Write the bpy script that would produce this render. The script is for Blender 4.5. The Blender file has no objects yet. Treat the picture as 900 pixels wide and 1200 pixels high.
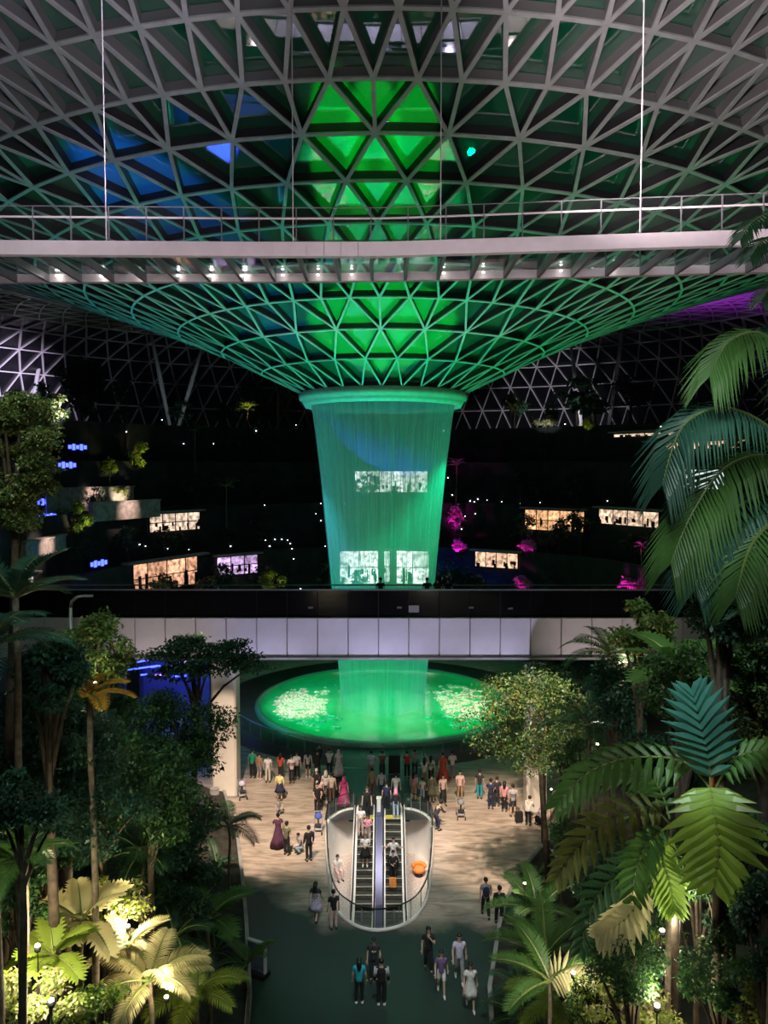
import bpy, bmesh, math, random
import numpy as np
from mathutils import Vector, Matrix
R = math.radians
PI = math.pi
rnd = random.Random(7)
scn = bpy.context.scene
COL = scn.collection

# ------------------------------------------------------------------ camera
CAM = Vector((0, 0, 20))
PITCH = math.atan(50 / 900)
F = 900.0
cd = bpy.data.cameras.new('camera')
cam = bpy.data.objects.new('camera', cd)
COL.objects.link(cam)
cam.location = CAM
cam.rotation_euler = (PI / 2 - PITCH, 0, 0)
cd.sensor_fit = 'VERTICAL'
cd.sensor_height = 36
cd.lens = 27
cd.clip_end = 600
scn.camera = cam
FWD = Vector((0, math.cos(PITCH), -math.sin(PITCH)))
UPV = Vector((0, math.sin(PITCH), math.cos(PITCH)))

def ray(px, py):
    return FWD * F + Vector((1, 0, 0)) * (px - 450) - UPV * (py - 600)
def at(px, py, Y):
    d = ray(px, py)
    return CAM + d * (Y / d.y)
def onz(px, py, z=0.0):
    d = ray(px, py)
    return CAM + d * ((z - CAM.z) / d.z)
def proj(p):
    v = Vector(p) - CAM
    dz = v.dot(FWD)
    if dz < 0.5:
        return None
    return 450 + F * v.x / dz, 600 - F * v.dot(UPV) / dz, dz

# ------------------------------------------------------------------ world, exposure, lights
w = bpy.data.worlds.new('night')
scn.world = w
w.use_nodes = True
w.node_tree.nodes['Background'].inputs[0].default_value = (0.10, 0.16, 0.20, 1)
w.node_tree.nodes['Background'].inputs[1].default_value = 0.035
vs = scn.view_settings
vs.view_transform = 'Standard'
vs.look = 'None'
vs.gamma = 1
vs.exposure = 0.0
vs.use_curve_mapping = False

def spot(name, loc, target, power, color, angle=60, blend=0.6, radius=0.3):
    d = bpy.data.lights.new(name, 'SPOT')
    d.energy = power; d.color = color; d.spot_size = R(angle); d.spot_blend = blend; d.shadow_soft_size = radius
    o = bpy.data.objects.new(name, d); COL.objects.link(o)
    o.location = loc
    o.rotation_euler = (Vector(target) - Vector(loc)).to_track_quat('-Z', 'Y').to_euler()
    return o
def point(name, loc, power, color, radius=0.15):
    d = bpy.data.lights.new(name, 'POINT')
    d.energy = power; d.color = color; d.shadow_soft_size = radius
    o = bpy.data.objects.new(name, d); COL.objects.link(o); o.location = loc
    return o
WARM = (1, .78, .6); WHITE = (1, .93, .9); GREEN = (.0, 1, .28); TEAL = (.05, 1, .62); LAV = (.86, .82, 1)
# floodlights hanging under the canopy bridge and roof light the plaza
spot('plaza_flood', (-7, 25, 24.5), (-7.5, 42.0, 0), 60000, WARM, 26, .75)
spot('plaza_flood', (3, 25, 24.8), (7.6, 41, 0), 66000, WARM, 27, .75)
spot('plaza_flood', (-.3, 21, 25), (-.3, 40, 0), 26000, WHITE, 17, .5)
spot('plaza_flood', (1, 19, 25), (.8, 31.0, 0), 9000, (.9, .92, 1), 27, .8)
# added spots in mid-air, brightening the viaduct fascia
for x_, c_, p_ in ((-20, (1, .74, .70), 700), (-13, (1, .82, .84), 1400), (-6.5, (.68, .64, 1), 1900), (0, (.64, .62, 1), 2500), (6.5, (.70, .66, 1), 2000), (13, (1, .82, .80), 1500), (20, (1, .76, .70), 800)):
    spot('added_fascia_spot', (x_, 40.6, 3.6), (x_, 45.6, 9.6), p_, c_, 66, 1, .3)
# coloured show lights round the pool aimed up at the funnel and the falling water
for a, c, p in ((-90, GREEN, 1.1), (-55, GREEN, 1.5), (-125, TEAL, 1.2), (-20, GREEN, 1.2), (-160, (.03, .75, .8), 1.2)):
    ca, sa = math.cos(R(a)), math.sin(R(a))
    spot('show_light', (11.6 * ca, 65 + 11.6 * sa, 1.0), (12.5 * ca, 65 + 12.5 * sa, 29), 5000 * p, c, 88, .8, .3)
spot('show_light', (0, 65, 1.2), (0, 65, 26), 10500, (.03, .78, .80), 34, .3, .3)
spot('show_light', (-3, 64, 25), (-2, 65, 0), 8000, (.06, .75, .95), 40, .5, .3)
spot('show_light', (3, 64, 25), (2, 65, 0), 8000, (.0, 1, .42), 60, .5, .3)
for x_ in (-9, -3.2, 3.2, 9):
    spot('pool_show_light', (x_, 51.5, 8.0), (x_ * .75, 63.5, 0), 2400, (.0, 1, .30), 66, .8, .2)
# added spots above the roof; the lit panes stand in for reflections
for x_ in (-2.3, -.55, 1.2): spot('added_pane_spot', (x_, 8, 52), (x_ + .15, 48, 29.2), 620000, (.0, 1, .10), 4.7, .12, .12)
spot('added_pane_spot', (-17, 30, 47), (-11, 46, 32), 200000, (.03, .08, 1), 27, .5, .3)
spot('added_pane_spot', (-.1, 60, 44), (-.1, 52.2, 29), 62000, (.0, 1, .16), 36, .15, .2)
spot('added_pane_spot', (-9, 62, 44), (-7.6, 54.0, 29.5), 26000, (.04, .12, 1), 19, .5, .2)
# roof wash: white from the galleries beside the viewpoint
spot('roof_wash', (3, 16, 27), (17, 30, 37), 7200, (1, .85, .88), 85, .8, .5)
spot('roof_wash', (-3, 16, 27), (-16, 28, 37), 3400, (.9, .85, 1), 85, .8, .5)
spot('roof_wash', (2, 12, 24), (1, 26, 37), 300, (.85, .95, .95), 110, .8, .5)
for x_ in (-10, -6.6, -3.3, 0, 3.3, 6.6, 10):
    spot('bridge_wash', (x_, 17.4, 24.5), (x_, 20.2, 25.8), 150, (1, .82, .90), 130, .9, .2)
# general dim light over the planting
spot('garden_flood', (-7, 14, 30), (-14, 28, 4), 5000, (.72, .95, .80), 50, .9, 1)
spot('garden_flood', (6, 10, 29), (12.5, 25, 5), 7500, (.85, .97, .80), 52, .9, 1)
spot('garden_flood', (-3, 4, 27), (-9, 16, 15), 3000, (.72, .95, .88), 90, .9, 1)
spot('garden_flood', (2, 2, 26), (6, 12, 17), 1600, (.80, .95, .9), 90, .9, 1)
# blue lounge below the viaduct, coloured accents far back
spot('blue_accent', (-17.5, 60, 9), (-21, 56, 0), 12000, (.03, .08, 1), 84, .7, .3)
spot('dome_accent', (-40, 84, 25.5), (-60, 112, 30), 75000, (.85, .72, 1), 56, .9, .4)
spot('dome_accent', (22, 100, 25.5), (28, 130, 31), 11000, (.9, .85, .95), 60, .9, .4)
spot('dome_accent', (44, 80, 26), (42, 84, 38), 9000, (.6, .05, 1), 90, .9, .4)

# ------------------------------------------------------------------ materials
MAT = {}
def mat(name, color, rough=.6, metal=0, var=0.0, scale=8.0, bump=0.0, emit=None, estr=0, translucent=0.0, spec=.5, color2=None):
    if name in MAT:
        return MAT[name]
    m = bpy.data.materials.new(name); m.use_nodes = True
    nt = m.node_tree; n = nt.nodes; L = nt.links
    b = n['Principled BSDF']
    b.inputs['Base Color'].default_value = (*color, 1)
    b.inputs['Roughness'].default_value = rough
    b.inputs['Metallic'].default_value = metal
    b.inputs['Specular IOR Level'].default_value = spec
    if var or bump:
        tc = n.new('ShaderNodeTexCoord'); nz = n.new('ShaderNodeTexNoise')
        nz.inputs['Scale'].default_value = scale; nz.inputs['Detail'].default_value = 4
        L.new(tc.outputs['Object'], nz.inputs['Vector'])
        if var:
            rp = n.new('ShaderNodeValToRGB')
            c2 = color2 or tuple(c * (1 - var) for c in color)
            c1 = color if color2 else tuple(min(1, c * (1 + var)) for c in color)
            rp.color_ramp.elements[0].position = .35; rp.color_ramp.elements[1].position = .65
            rp.color_ramp.elements[0].color = (*c2, 1); rp.color_ramp.elements[1].color = (*c1, 1)
            L.new(nz.outputs['Fac'], rp.inputs['Fac']); L.new(rp.outputs['Color'], b.inputs['Base Color'])
            csrc = rp.outputs['Color']
        if bump:
            bp = n.new('ShaderNodeBump'); bp.inputs['Strength'].default_value = bump
            L.new(nz.outputs['Fac'], bp.inputs['Height']); L.new(bp.outputs['Normal'], b.inputs['Normal'])
    if translucent:
        t = n.new('ShaderNodeBsdfTranslucent'); mx = n.new('ShaderNodeMixShader')
        mx.inputs[0].default_value = translucent
        t.inputs['Color'].default_value = (*[min(1, c * 1.6) for c in color], 1)
        out = n['Material Output']
        L.new(b.outputs[0], mx.inputs[1]); L.new(t.outputs[0], mx.inputs[2]); L.new(mx.outputs[0], out.inputs['Surface'])
    if emit:
        b.inputs['Emission Color'].default_value = (*emit, 1); b.inputs['Emission Strength'].default_value = estr
    MAT[name] = m
    return m

def glass_mat(name, tint, gloss=.5, rough=.02, body=(.01, .03, .02), clear=.4):
    if name in MAT: return MAT[name]
    m = bpy.data.materials.new(name); m.use_nodes = True
    nt = m.node_tree; n = nt.nodes; L = nt.links
    n.remove(n['Principled BSDF'])
    tr = n.new('ShaderNodeBsdfTransparent'); tr.inputs[0].default_value = (*tint, 1)
    df = n.new('ShaderNodeBsdfDiffuse'); df.inputs[0].default_value = (*body, 1)
    gl = n.new('ShaderNodeBsdfGlossy'); gl.inputs['Roughness'].default_value = rough; gl.inputs[0].default_value = (1, 1, 1, 1)
    m1 = n.new('ShaderNodeMixShader'); m1.inputs[0].default_value = clear
    L.new(df.outputs[0], m1.inputs[1]); L.new(tr.outputs[0], m1.inputs[2])
    m2 = n.new('ShaderNodeMixShader'); m2.inputs[0].default_value = gloss
    L.new(m1.outputs[0], m2.inputs[1]); L.new(gl.outputs[0], m2.inputs[2])
    L.new(m2.outputs[0], n['Material Output'].inputs['Surface'])
    MAT[name] = m
    return m

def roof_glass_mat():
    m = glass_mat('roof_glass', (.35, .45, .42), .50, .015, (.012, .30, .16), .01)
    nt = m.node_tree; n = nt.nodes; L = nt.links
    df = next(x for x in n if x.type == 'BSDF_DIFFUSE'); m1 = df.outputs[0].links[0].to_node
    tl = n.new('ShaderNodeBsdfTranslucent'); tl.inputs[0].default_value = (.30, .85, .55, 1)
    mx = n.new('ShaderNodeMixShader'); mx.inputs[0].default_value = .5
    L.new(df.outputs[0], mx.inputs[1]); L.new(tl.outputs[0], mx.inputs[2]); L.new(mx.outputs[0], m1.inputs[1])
    return m
def water_mat():
    m = bpy.data.materials.new('falling_water'); m.use_nodes = True
    nt = m.node_tree; n = nt.nodes; L = nt.links
    n.remove(n['Principled BSDF'])
    tc = n.new('ShaderNodeTexCoord'); sx = n.new('ShaderNodeSeparateXYZ'); L.new(tc.outputs['Object'], sx.inputs[0])
    an = n.new('ShaderNodeMath'); an.operation = 'ARCTAN2'; L.new(sx.outputs[1], an.inputs[0]); L.new(sx.outputs[0], an.inputs[1])
    cb = n.new('ShaderNodeCombineXYZ')
    ml = n.new('ShaderNodeMath'); ml.operation = 'MULTIPLY'; ml.inputs[1].default_value = 26; L.new(an.outputs[0], ml.inputs[0])
    mz = n.new('ShaderNodeMath'); mz.operation = 'MULTIPLY'; mz.inputs[1].default_value = .10; L.new(sx.outputs[2], mz.inputs[0])
    L.new(ml.outputs[0], cb.inputs[0]); L.new(mz.outputs[0], cb.inputs[2])
    nz = n.new('ShaderNodeTexNoise'); nz.inputs['Scale'].default_value = 1.0; nz.inputs['Detail'].default_value = 5; nz.inputs['Roughness'].default_value = .7
    L.new(cb.outputs[0], nz.inputs['Vector'])
    mr = n.new('ShaderNodeMapRange'); mr.inputs['From Min'].default_value = .3; mr.inputs['From Max'].default_value = .75
    mr.inputs['To Min'].default_value = .24; mr.inputs['To Max'].default_value = .46
    L.new(nz.outputs['Fac'], mr.inputs['Value'])
    lw = n.new('ShaderNodeLayerWeight'); lw.inputs['Blend'].default_value = .35
    ad = n.new('ShaderNodeMath'); ad.operation = 'MULTIPLY_ADD'; ad.inputs[1].default_value = .35; ad.use_clamp = True
    L.new(lw.outputs['Facing'], ad.inputs[0]); L.new(mr.outputs[0], ad.inputs[2])
    df = n.new('ShaderNodeBsdfDiffuse'); df.inputs[0].default_value = (.85, .9, .9, 1)
    tl = n.new('ShaderNodeBsdfTranslucent'); tl.inputs[0].default_value = (.85, .9, .9, 1)
    m0 = n.new('ShaderNodeMixShader'); L.new(df.outputs[0], m0.inputs[1]); L.new(tl.outputs[0], m0.inputs[2])
    tr = n.new('ShaderNodeBsdfTransparent')
    m1 = n.new('ShaderNodeMixShader'); L.new(ad.outputs[0], m1.inputs[0]); L.new(tr.outputs[0], m1.inputs[1]); L.new(m0.outputs[0], m1.inputs[2])
    L.new(m1.outputs[0], n['Material Output'].inputs['Surface'])
    return m

def floor_mat():
    m = bpy.data.materials.new('plaza_stone'); m.use_nodes = True
    nt = m.node_tree; n = nt.nodes; L = nt.links; b = n['Principled BSDF']
    tc = n.new('ShaderNodeTexCoord'); mp = n.new('ShaderNodeMapping'); mp.inputs['Scale'].default_value = (.55, 2.2, 1)
    mp.inputs['Rotation'].default_value = (0, 0, R(8))
    L.new(tc.outputs['Object'], mp.inputs[0])
    nz = n.new('ShaderNodeTexNoise'); nz.inputs['Scale'].default_value = 1.5; nz.inputs['Detail'].default_value = 7; nz.inputs['Distortion'].default_value = .8
    L.new(mp.outputs[0], nz.inputs['Vector'])
    rp = n.new('ShaderNodeValToRGB')
    rp.color_ramp.elements[0].position = .34; rp.color_ramp.elements[0].color = (.30, .23, .18, 1)
    rp.color_ramp.elements[1].position = .62; rp.color_ramp.elements[1].color = (.56, .46, .38, 1)
    L.new(nz.outputs['Fac'], rp.inputs['Fac']); L.new(rp.outputs['Color'], b.inputs['Base Color'])
    def M(op, a, b_=None, clamp=False):
        q = n.new('ShaderNodeMath'); q.operation = op; q.use_clamp = clamp
        for k_, v_ in ((0, a), (1, b_)):
            if v_ is None: continue
            if hasattr(v_, 'links'): L.new(v_, q.inputs[k_])
            else: q.inputs[k_].default_value = v_
        return q.outputs[0]
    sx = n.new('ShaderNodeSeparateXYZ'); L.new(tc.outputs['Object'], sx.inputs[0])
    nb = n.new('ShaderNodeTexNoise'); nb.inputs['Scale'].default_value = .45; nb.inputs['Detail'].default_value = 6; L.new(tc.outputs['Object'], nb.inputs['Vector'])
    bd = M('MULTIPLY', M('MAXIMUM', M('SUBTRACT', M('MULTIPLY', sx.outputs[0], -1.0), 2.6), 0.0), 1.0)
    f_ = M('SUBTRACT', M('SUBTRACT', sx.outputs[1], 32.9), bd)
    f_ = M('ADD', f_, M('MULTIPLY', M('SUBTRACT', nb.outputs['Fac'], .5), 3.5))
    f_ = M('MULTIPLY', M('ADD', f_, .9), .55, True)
    mxc = n.new('ShaderNodeMix'); mxc.data_type = 'RGBA'; mxc.inputs[6].default_value = (.022, .040, .034, 1)  # dark green tone: shade of the plaza front painted into the stone
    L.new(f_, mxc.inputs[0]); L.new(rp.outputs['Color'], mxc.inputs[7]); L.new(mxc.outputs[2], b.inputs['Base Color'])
    b.inputs['Roughness'].default_value = .42
    bp = n.new('ShaderNodeBump'); bp.inputs['Strength'].default_value = .15; L.new(nz.outputs['Fac'], bp.inputs['Height']); L.new(bp.outputs['Normal'], b.inputs['Normal'])
    return m

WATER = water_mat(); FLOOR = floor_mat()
STEEL = mat('white_painted_steel', (.62, .62, .63), .45, 0, .08, 2)
DOMESTEEL = mat('dome_steel', (.6, .58, .6), .5, 0, .05, 2)
STEELS = [STEEL, mat('web_steel_full_shade', (.035, .035, .038), .5), mat('web_steel_part_shade', (.22, .21, .215), .5)]  # greys for the webs: white steel with its shade painted in
PANE = roof_glass_mat()
DPANE = glass_mat('dome_glass', (.3, .3, .35), .12, .25, (.012, .012, .016), .3)
BGLASS = glass_mat('bridge_glass', (.85, .95, .95), .22, .05, (.05, .06, .06), .92)
RGLASS = glass_mat('railing_glass', (.92, .97, .96), .07, .05, (.1, .1, .1), .95)
DGLASS = glass_mat('smoked_glass', (.05, .05, .06), .025, .15, (.006, .006, .007), .05)
PINKW = mat('pale_bridge_paint', (.72, .66, .68), .5, 0, .04, 3)
GREY = mat('grey_steel', (.22, .22, .24), .4, .3, .1, 3)
DARK = mat('black_metal', (.012, .012, .013), .5, .2, .2, 5)
PANEL = mat('pale_fascia_panel', (.66, .63, .65), .55, 0, .06, .8)
CONC = mat('grey_concrete', (.30, .29, .28), .8, 0, .15, 1.5, .1)
COLW = mat('cream_column', (.72, .66, .58), .6, 0, .05, 1)
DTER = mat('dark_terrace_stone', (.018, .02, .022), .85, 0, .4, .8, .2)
SOIL = mat('planting_soil', (.03, .028, .02), .95, 0, .4, 2, .3)
WHITEP = mat('white_cladding', (.80, .77, .72), .35, 0, .03, 2)
SPECK = mat('pale_terrazzo', (.55, .47, .42), .6, 0, .25, 10)
POOL = mat('pool_acrylic', (.05, .68, .32), .16, 0, .1, .5, .02)  # green of the lamps painted into the clear acrylic
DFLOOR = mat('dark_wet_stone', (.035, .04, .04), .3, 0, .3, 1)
BARK = mat('brown_bark', (.06, .042, .028), .9, 0, .4, 6, .3)
PBARK = mat('pale_palm_trunk', (.15, .115, .08), .85, 0, .35, 8, .3)
REFLECTION = mat('pool_reflection', (.80, .74, .62), .7, 0, .55, 5, .6)  # pale colour painted for ceiling lights reflected in the pool
G = {
 'dark': mat('leaf_dark_green', (.022, .065, .028), .5, 0, .45, 1.2, 0, None, 0, .25),
 'teal': mat('leaf_blue_green', (.030, .10, .070), .45, 0, .4, 1.0, 0, None, 0, .25),
 'mid': mat('leaf_mid_green', (.06, .14, .03), .5, 0, .4, 1.3, 0, None, 0, .3),
 'olive': mat('leaf_olive_green', (.12, .135, .03), .5, 0, .4, 1.3, 0, None, 0, .3),
 'lime': mat('leaf_lime_green', (.25, .34, .05), .45, 0, .4, .8, 0, None, 0, .35),
 'straw': mat('leaf_straw', (.50, .45, .24), .55, 0, .3, .8, 0, None, 0, .3),
 'amber': mat('leaf_amber', (.55, .30, .03), .55, 0, .3, .8, 0, None, 0, .3),
 'glossy': mat('leaf_glossy_teal', (.05, .17, .13), .28, 0, .3, 1.0, 0, None, 0, .2),
 'broad': mat('leaf_broad_yellow_green', (.17, .27, .04), .4, 0, .35, .7, 0, None, 0, .3),
}
REDST = mat('red_leaf_stalk', (.65, .09, .04), .45)
def lampmat(name, c, s):
    return mat(name, (.02, .02, .02), .5, 0, 0, 8, 0, c, s)
LAMPW = lampmat('lamp_white', (1, .92, .85), 14)
LAMPD = lampmat('pin_lamp', (.85, .95, 1), 7)
LAMPWARM = lampmat('lamp_warm', (1, .8, .5), 30)
LAMPM = lampmat('lamp_magenta', (1, .02, .55), 9)
LAMPB = lampmat('lamp_blue', (.04, .06, 1), 7)
LAMPV = lampmat('lamp_violet', (.45, .15, 1), 5)

# ------------------------------------------------------------------ mesh builder
class MB:
    def __init__(s): s.v = []; s.f = []; s.mi = []; s.cur = 0
    def add(s, vs_, fs_):
        o = len(s.v); s.v += [tuple(p) for p in vs_]; s.f += [tuple(i + o for i in f) for f in fs_]; s.mi += [s.cur] * len(fs_); return s
    def frame(s, c, ax, ay, az):
        c, ax, ay, az = Vector(c), Vector(ax), Vector(ay), Vector(az)
        vs_ = [c + ax * i + ay * j + az * k for i in (-1, 1) for j in (-1, 1) for k in (-1, 1)]
        return s.add(vs_, [(0, 1, 3, 2), (4, 6, 7, 5), (0, 4, 5, 1), (2, 3, 7, 6), (0, 2, 6, 4), (1, 5, 7, 3)])
    def box(s, c, size, rz=0):
        ca, sa = math.cos(rz), math.sin(rz)
        return s.frame(c, Vector((ca, sa, 0)) * size[0] / 2, Vector((-sa, ca, 0)) * size[1] / 2, Vector((0, 0, size[2] / 2)))
    def beam(s, p, q, wd, ht, up=(0, 0, 1)):
        p, q, up = Vector(p), Vector(q), Vector(up)
        d = q - p; L_ = d.length
        if L_ < 1e-6: return s
        d /= L_
        x = d.cross(up)
        if x.length < 1e-5: x = d.cross(Vector((1, 0, 0)))
        x.normalize(); u = x.cross(d)
        return s.frame((p + q) / 2, d * L_ / 2, x * wd / 2, u * ht / 2)
    def tube(s, pts, rad, n=6, cap=True):
        pts = [Vector(p) for p in pts]
        if not hasattr(rad, '__len__'): rad = [rad] * len(pts)
        o = len(s.v); k = len(pts)
        prev = None
        for i, p in enumerate(pts):
            t = (pts[min(i + 1, k - 1)] - pts[max(i - 1, 0)])
            t = t.normalized() if t.length > 1e-9 else Vector((0, 0, 1))
            a = prev - t * prev.dot(t) if prev is not None else t.orthogonal()
            if a.length < 1e-5: a = t.orthogonal()
            a.normalize(); prev = a; b_ = t.cross(a)
            for j in range(n):
                an = 2 * PI * j / n
                s.v.append(tuple(p + (a * math.cos(an) + b_ * math.sin(an)) * rad[i]))
        for i in range(k - 1):
            for j in range(n):
                j2 = (j + 1) % n
                s.f.append((o + i * n + j, o + i * n + j2, o + (i + 1) * n + j2, o + (i + 1) * n + j)); s.mi.append(s.cur)
        if cap:
            s.f.append(tuple(o + j for j in range(n))[::-1]); s.f.append(tuple(o + (k - 1) * n + j for j in range(n))); s.mi += [s.cur] * 2
        return s
    def lathe(s, prof, n=48, c=(0, 0, 0), a0=0.0, a1=2 * PI):
        full = abs(a1 - a0 - 2 * PI) < 1e-6
        m = n if full else n + 1
        o = len(s.v)
        for r, z in prof:
            for j in range(m):
                a = a0 + (a1 - a0) * j / n
                s.v.append((c[0] + r * math.cos(a), c[1] + r * math.sin(a), c[2] + z))
        for i in range(len(prof) - 1):
            for j in range(n):
                j2 = (j + 1) % m
                s.f.append((o + i * m + j, o + i * m + j2, o + (i + 1) * m + j2, o + (i + 1) * m + j)); s.mi.append(s.cur)
        return s
    def ball(s, c, r, n=8, k=6):
        if not hasattr(r, '__len__'): r = (r, r, r)
        o = len(s.v)
        for i in range(k + 1):
            th = PI * i / k
            for j in range(n):
                a = 2 * PI * j / n
                s.v.append((c[0] + r[0] * math.sin(th) * math.cos(a), c[1] + r[1] * math.sin(th) * math.sin(a), c[2] + r[2] * math.cos(th)))
        for i in range(k):
            for j in range(n):
                j2 = (j + 1) % n
                s.f.append((o + i * n + j, o + (i + 1) * n + j, o + (i + 1) * n + j2, o + i * n + j2)); s.mi.append(s.cur)
        return s
    def prism(s, pts, z0, z1):
        k = len(pts)
        vs_ = [(p[0], p[1], z0) for p in pts] + [(p[0], p[1], z1) for p in pts]
        fs_ = [tuple(range(k))[::-1], tuple(range(k, 2 * k))] + [(i, (i + 1) % k, k + (i + 1) % k, k + i) for i in range(k)]
        return s.add(vs_, fs_)
    def mesh(s, name, mats, smooth=False, origin=None):
        me = bpy.data.meshes.new(name)
        v = s.v
        if origin is not None: v = [(a[0] - origin[0], a[1] - origin[1], a[2] - origin[2]) for a in v]
        me.from_pydata(v, [], s.f)
        for m in (mats if isinstance(mats, (list, tuple)) else [mats]): me.materials.append(m)
        if any(s.mi): me.polygons.foreach_set('material_index', s.mi)
        if smooth: me.polygons.foreach_set('use_smooth', [True] * len(me.polygons))
        me.update()
        return me
    def build(s, name, mats, parent=None, smooth=False):
        org = parent_origin(parent)
        return link(name, s.mesh(name, mats, smooth, org), parent)

ORIG = {}
def parent_origin(p):
    if p is None: return None
    return ORIG.get(p.name)
def link(name, me, parent=None, loc=None, rot=None, scale=None):
    o = bpy.data.objects.new(name, me); COL.objects.link(o)
    if parent is not None: o.parent = parent
    if loc is not None: o.location = loc
    if rot is not None: o.rotation_euler = rot
    if scale is not None: o.scale = scale
    if parent is not None: ORIG[o.name] = ORIG.get(parent.name)
    return o
def tag(o, label=None, cat=None, group=None, kind=None):
    if label: o['label'] = label
    if cat: o['category'] = cat
    if group: o['group'] = group
    if kind: o['kind'] = kind
    return o
def thing(name, loc, label, cat, group=None, kind=None, rz=0):
    """Empty at the base; parts built with world coordinates are shifted by its location."""
    o = bpy.data.objects.new(name, None); COL.objects.link(o)
    o.location = loc; o.rotation_euler = (0, 0, rz); o.empty_display_size = .2
    ORIG[o.name] = tuple(loc)
    return tag(o, label, cat, group, kind)
def solo(name, mb, mats, loc, label, cat, group=None, smooth=False):
    o = link(name, mb.mesh(name, mats, smooth, loc)); o.location = loc
    ORIG[o.name] = tuple(loc)
    return tag(o, label, cat, group)

# ------------------------------------------------------------------ funnel roof
CX, CY = -.08, 65.0
PROF = [(6.75, 26.25, 28), (10.1, 27.85, 28), (13.3, 29.35, 28), (16.6, 30.7, 56), (20, 31.95, 56), (23.3, 33.1, 56), (26.5, 34.15, 56),
        (29.6, 35.1, 56), (32.6, 36.0, 112), (35.8, 36.95, 112), (39, 37.8, 112), (42.2, 38.5, 112), (45.4, 39.1, 112), (48.6, 39.5, 112), (51.8, 39.7, 112), (55, 39.75, 112), (58.2, 39.6, 112)]
DOME = [(58.2, 39.6), (62, 38.6), (66, 36.6), (69.5, 33.8), (72.2, 30.2), (74, 26), (75, 21.5), (75.4, 17)]
PH0 = -.011
PAR = [0, .5, 0, 0, .5, 0, .5, 0, 0, .5, 0, .5, 0, .5, 0, .5, 0]
def pnormal(k):
    a = PROF[max(k - 1, 0)]; b = PROF[min(k + 1, len(PROF) - 1)]
    dr, dz = b[0] - a[0], b[1] - a[1]; l = math.hypot(dr, dz)
    return -dz / l, dr / l              # outward (upper) normal in r,z
def node(k, i):
    r, z, N = PROF[k]
    a = -PI / 2 + PH0 + 2 * PI * (i + PAR[k]) / N
    return Vector((CX + r * math.cos(a), CY + r * math.sin(a), z)), a
def nup(k, a):
    nr, nz = pnormal(k)
    return Vector((nr * math.cos(a), nr * math.sin(a), nz))
edges, tris = [], []
for k in range(len(PROF)):
    N = PROF[k][2]
    for i in range(N): edges.append(((k, i), (k, (i + 1) % N)))
    if k + 1 < len(PROF):
        M = PROF[k + 1][2]
        for i in range(N):
            if M == N:
                s_ = 0 if PAR[k] == 0 else 1           # upper half-step neighbours
                a_, b_ = ((i - 1) % N, i) if PAR[k] == 0 else (i, (i + 1) % N)
                edges += [((k, i), (k + 1, a_)), ((k, i), (k + 1, b_))]
                tris.append(((k, i), (k + 1, a_), (k + 1, b_)))
                tris.append(((k, i), (k, (i + 1) % N), (k + 1, b_)))
            else:                                       # density doubles
                j = 2 * i
                edges += [((k, i), (k + 1, (j - 1) % M)), ((k, i), (k + 1, j % M)), ((k, i), (k + 1, (j + 1) % M))]
                tris += [((k, i), (k + 1, (j - 1) % M), (k + 1, j)), ((k, i), (k + 1, j), (k + 1, (j + 1) % M)), ((k, i), (k, (i + 1) % N), (k + 1, (j + 1) % M))]
funnel = thing('funnel_roof', (CX, CY, 26.2), 'huge funnel shaped roof of white steel triangles and glass above the waterfall', 'roof', None, 'thing')
def size_on_screen(ps, wd):
    q = [proj(p) for p in ps]
    if any(x is None for x in q): return 0
    cx_ = sum(x[0] for x in q) / len(q); cy_ = sum(x[1] for x in q) / len(q)
    if not (-20 < cx_ < 920 and -30 < cy_ < 475): return 0
    return max(math.hypot(q[0][0] - x[0], q[0][1] - x[1]) for x in q) * wd / q[0][2]
def silh(p, a):                                         # facing the viewer?
    return math.sin(a) < .15
recs = []
for e in edges:
    (p, a), (q, b) = node(*e[0]), node(*e[1])
    if p.y < 5 and q.y < 5: continue
    k = max(e[0][0], e[1][0]); r = PROF[k][0]
    wd = .115 + .075 * min(1, max(0, (r - 8) / 26))
    dp = .42 + .2 * min(1, r / 35)
    u = (nup(e[0][0], a) + nup(e[1][0], b)).normalized()
    recs.append((size_on_screen((p, q), wd) if silh(p, a) else 0, p, q, wd, dp, u))
recs.sort(key=lambda t: -t[0])
rest = MB()
def beam_into(mb, p, q, wd, dp, u):
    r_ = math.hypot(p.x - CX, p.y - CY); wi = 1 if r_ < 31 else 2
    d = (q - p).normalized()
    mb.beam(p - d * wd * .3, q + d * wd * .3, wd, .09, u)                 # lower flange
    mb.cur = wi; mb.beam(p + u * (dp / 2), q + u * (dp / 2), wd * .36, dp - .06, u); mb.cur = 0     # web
for n_, (sz, p, q, wd, dp, u) in enumerate(recs):
    if n_ < 300:
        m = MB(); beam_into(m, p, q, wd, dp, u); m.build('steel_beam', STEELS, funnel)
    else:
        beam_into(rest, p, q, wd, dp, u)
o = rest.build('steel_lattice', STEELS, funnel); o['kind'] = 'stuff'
precs = []
for t in tris:
    ps = [node(*n_) for n_ in t]
    if max(p.y for p, a in ps) < 5: continue
    us = [nup(n_[0], a) for n_, (p, a) in zip(t, ps)]
    dp = .42 + .2 * min(1, PROF[t[0][0]][0] / 35)
    c = sum((p for p, a in ps), Vector()) / 3
    pts = [p + u * dp for (p, a), u in zip(ps, us)]
    precs.append((size_on_screen(pts, 1) if silh(ps[0][0], ps[0][1]) else 0, pts, us[0]))
precs.sort(key=lambda t: -t[0])
rest = MB()
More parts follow.
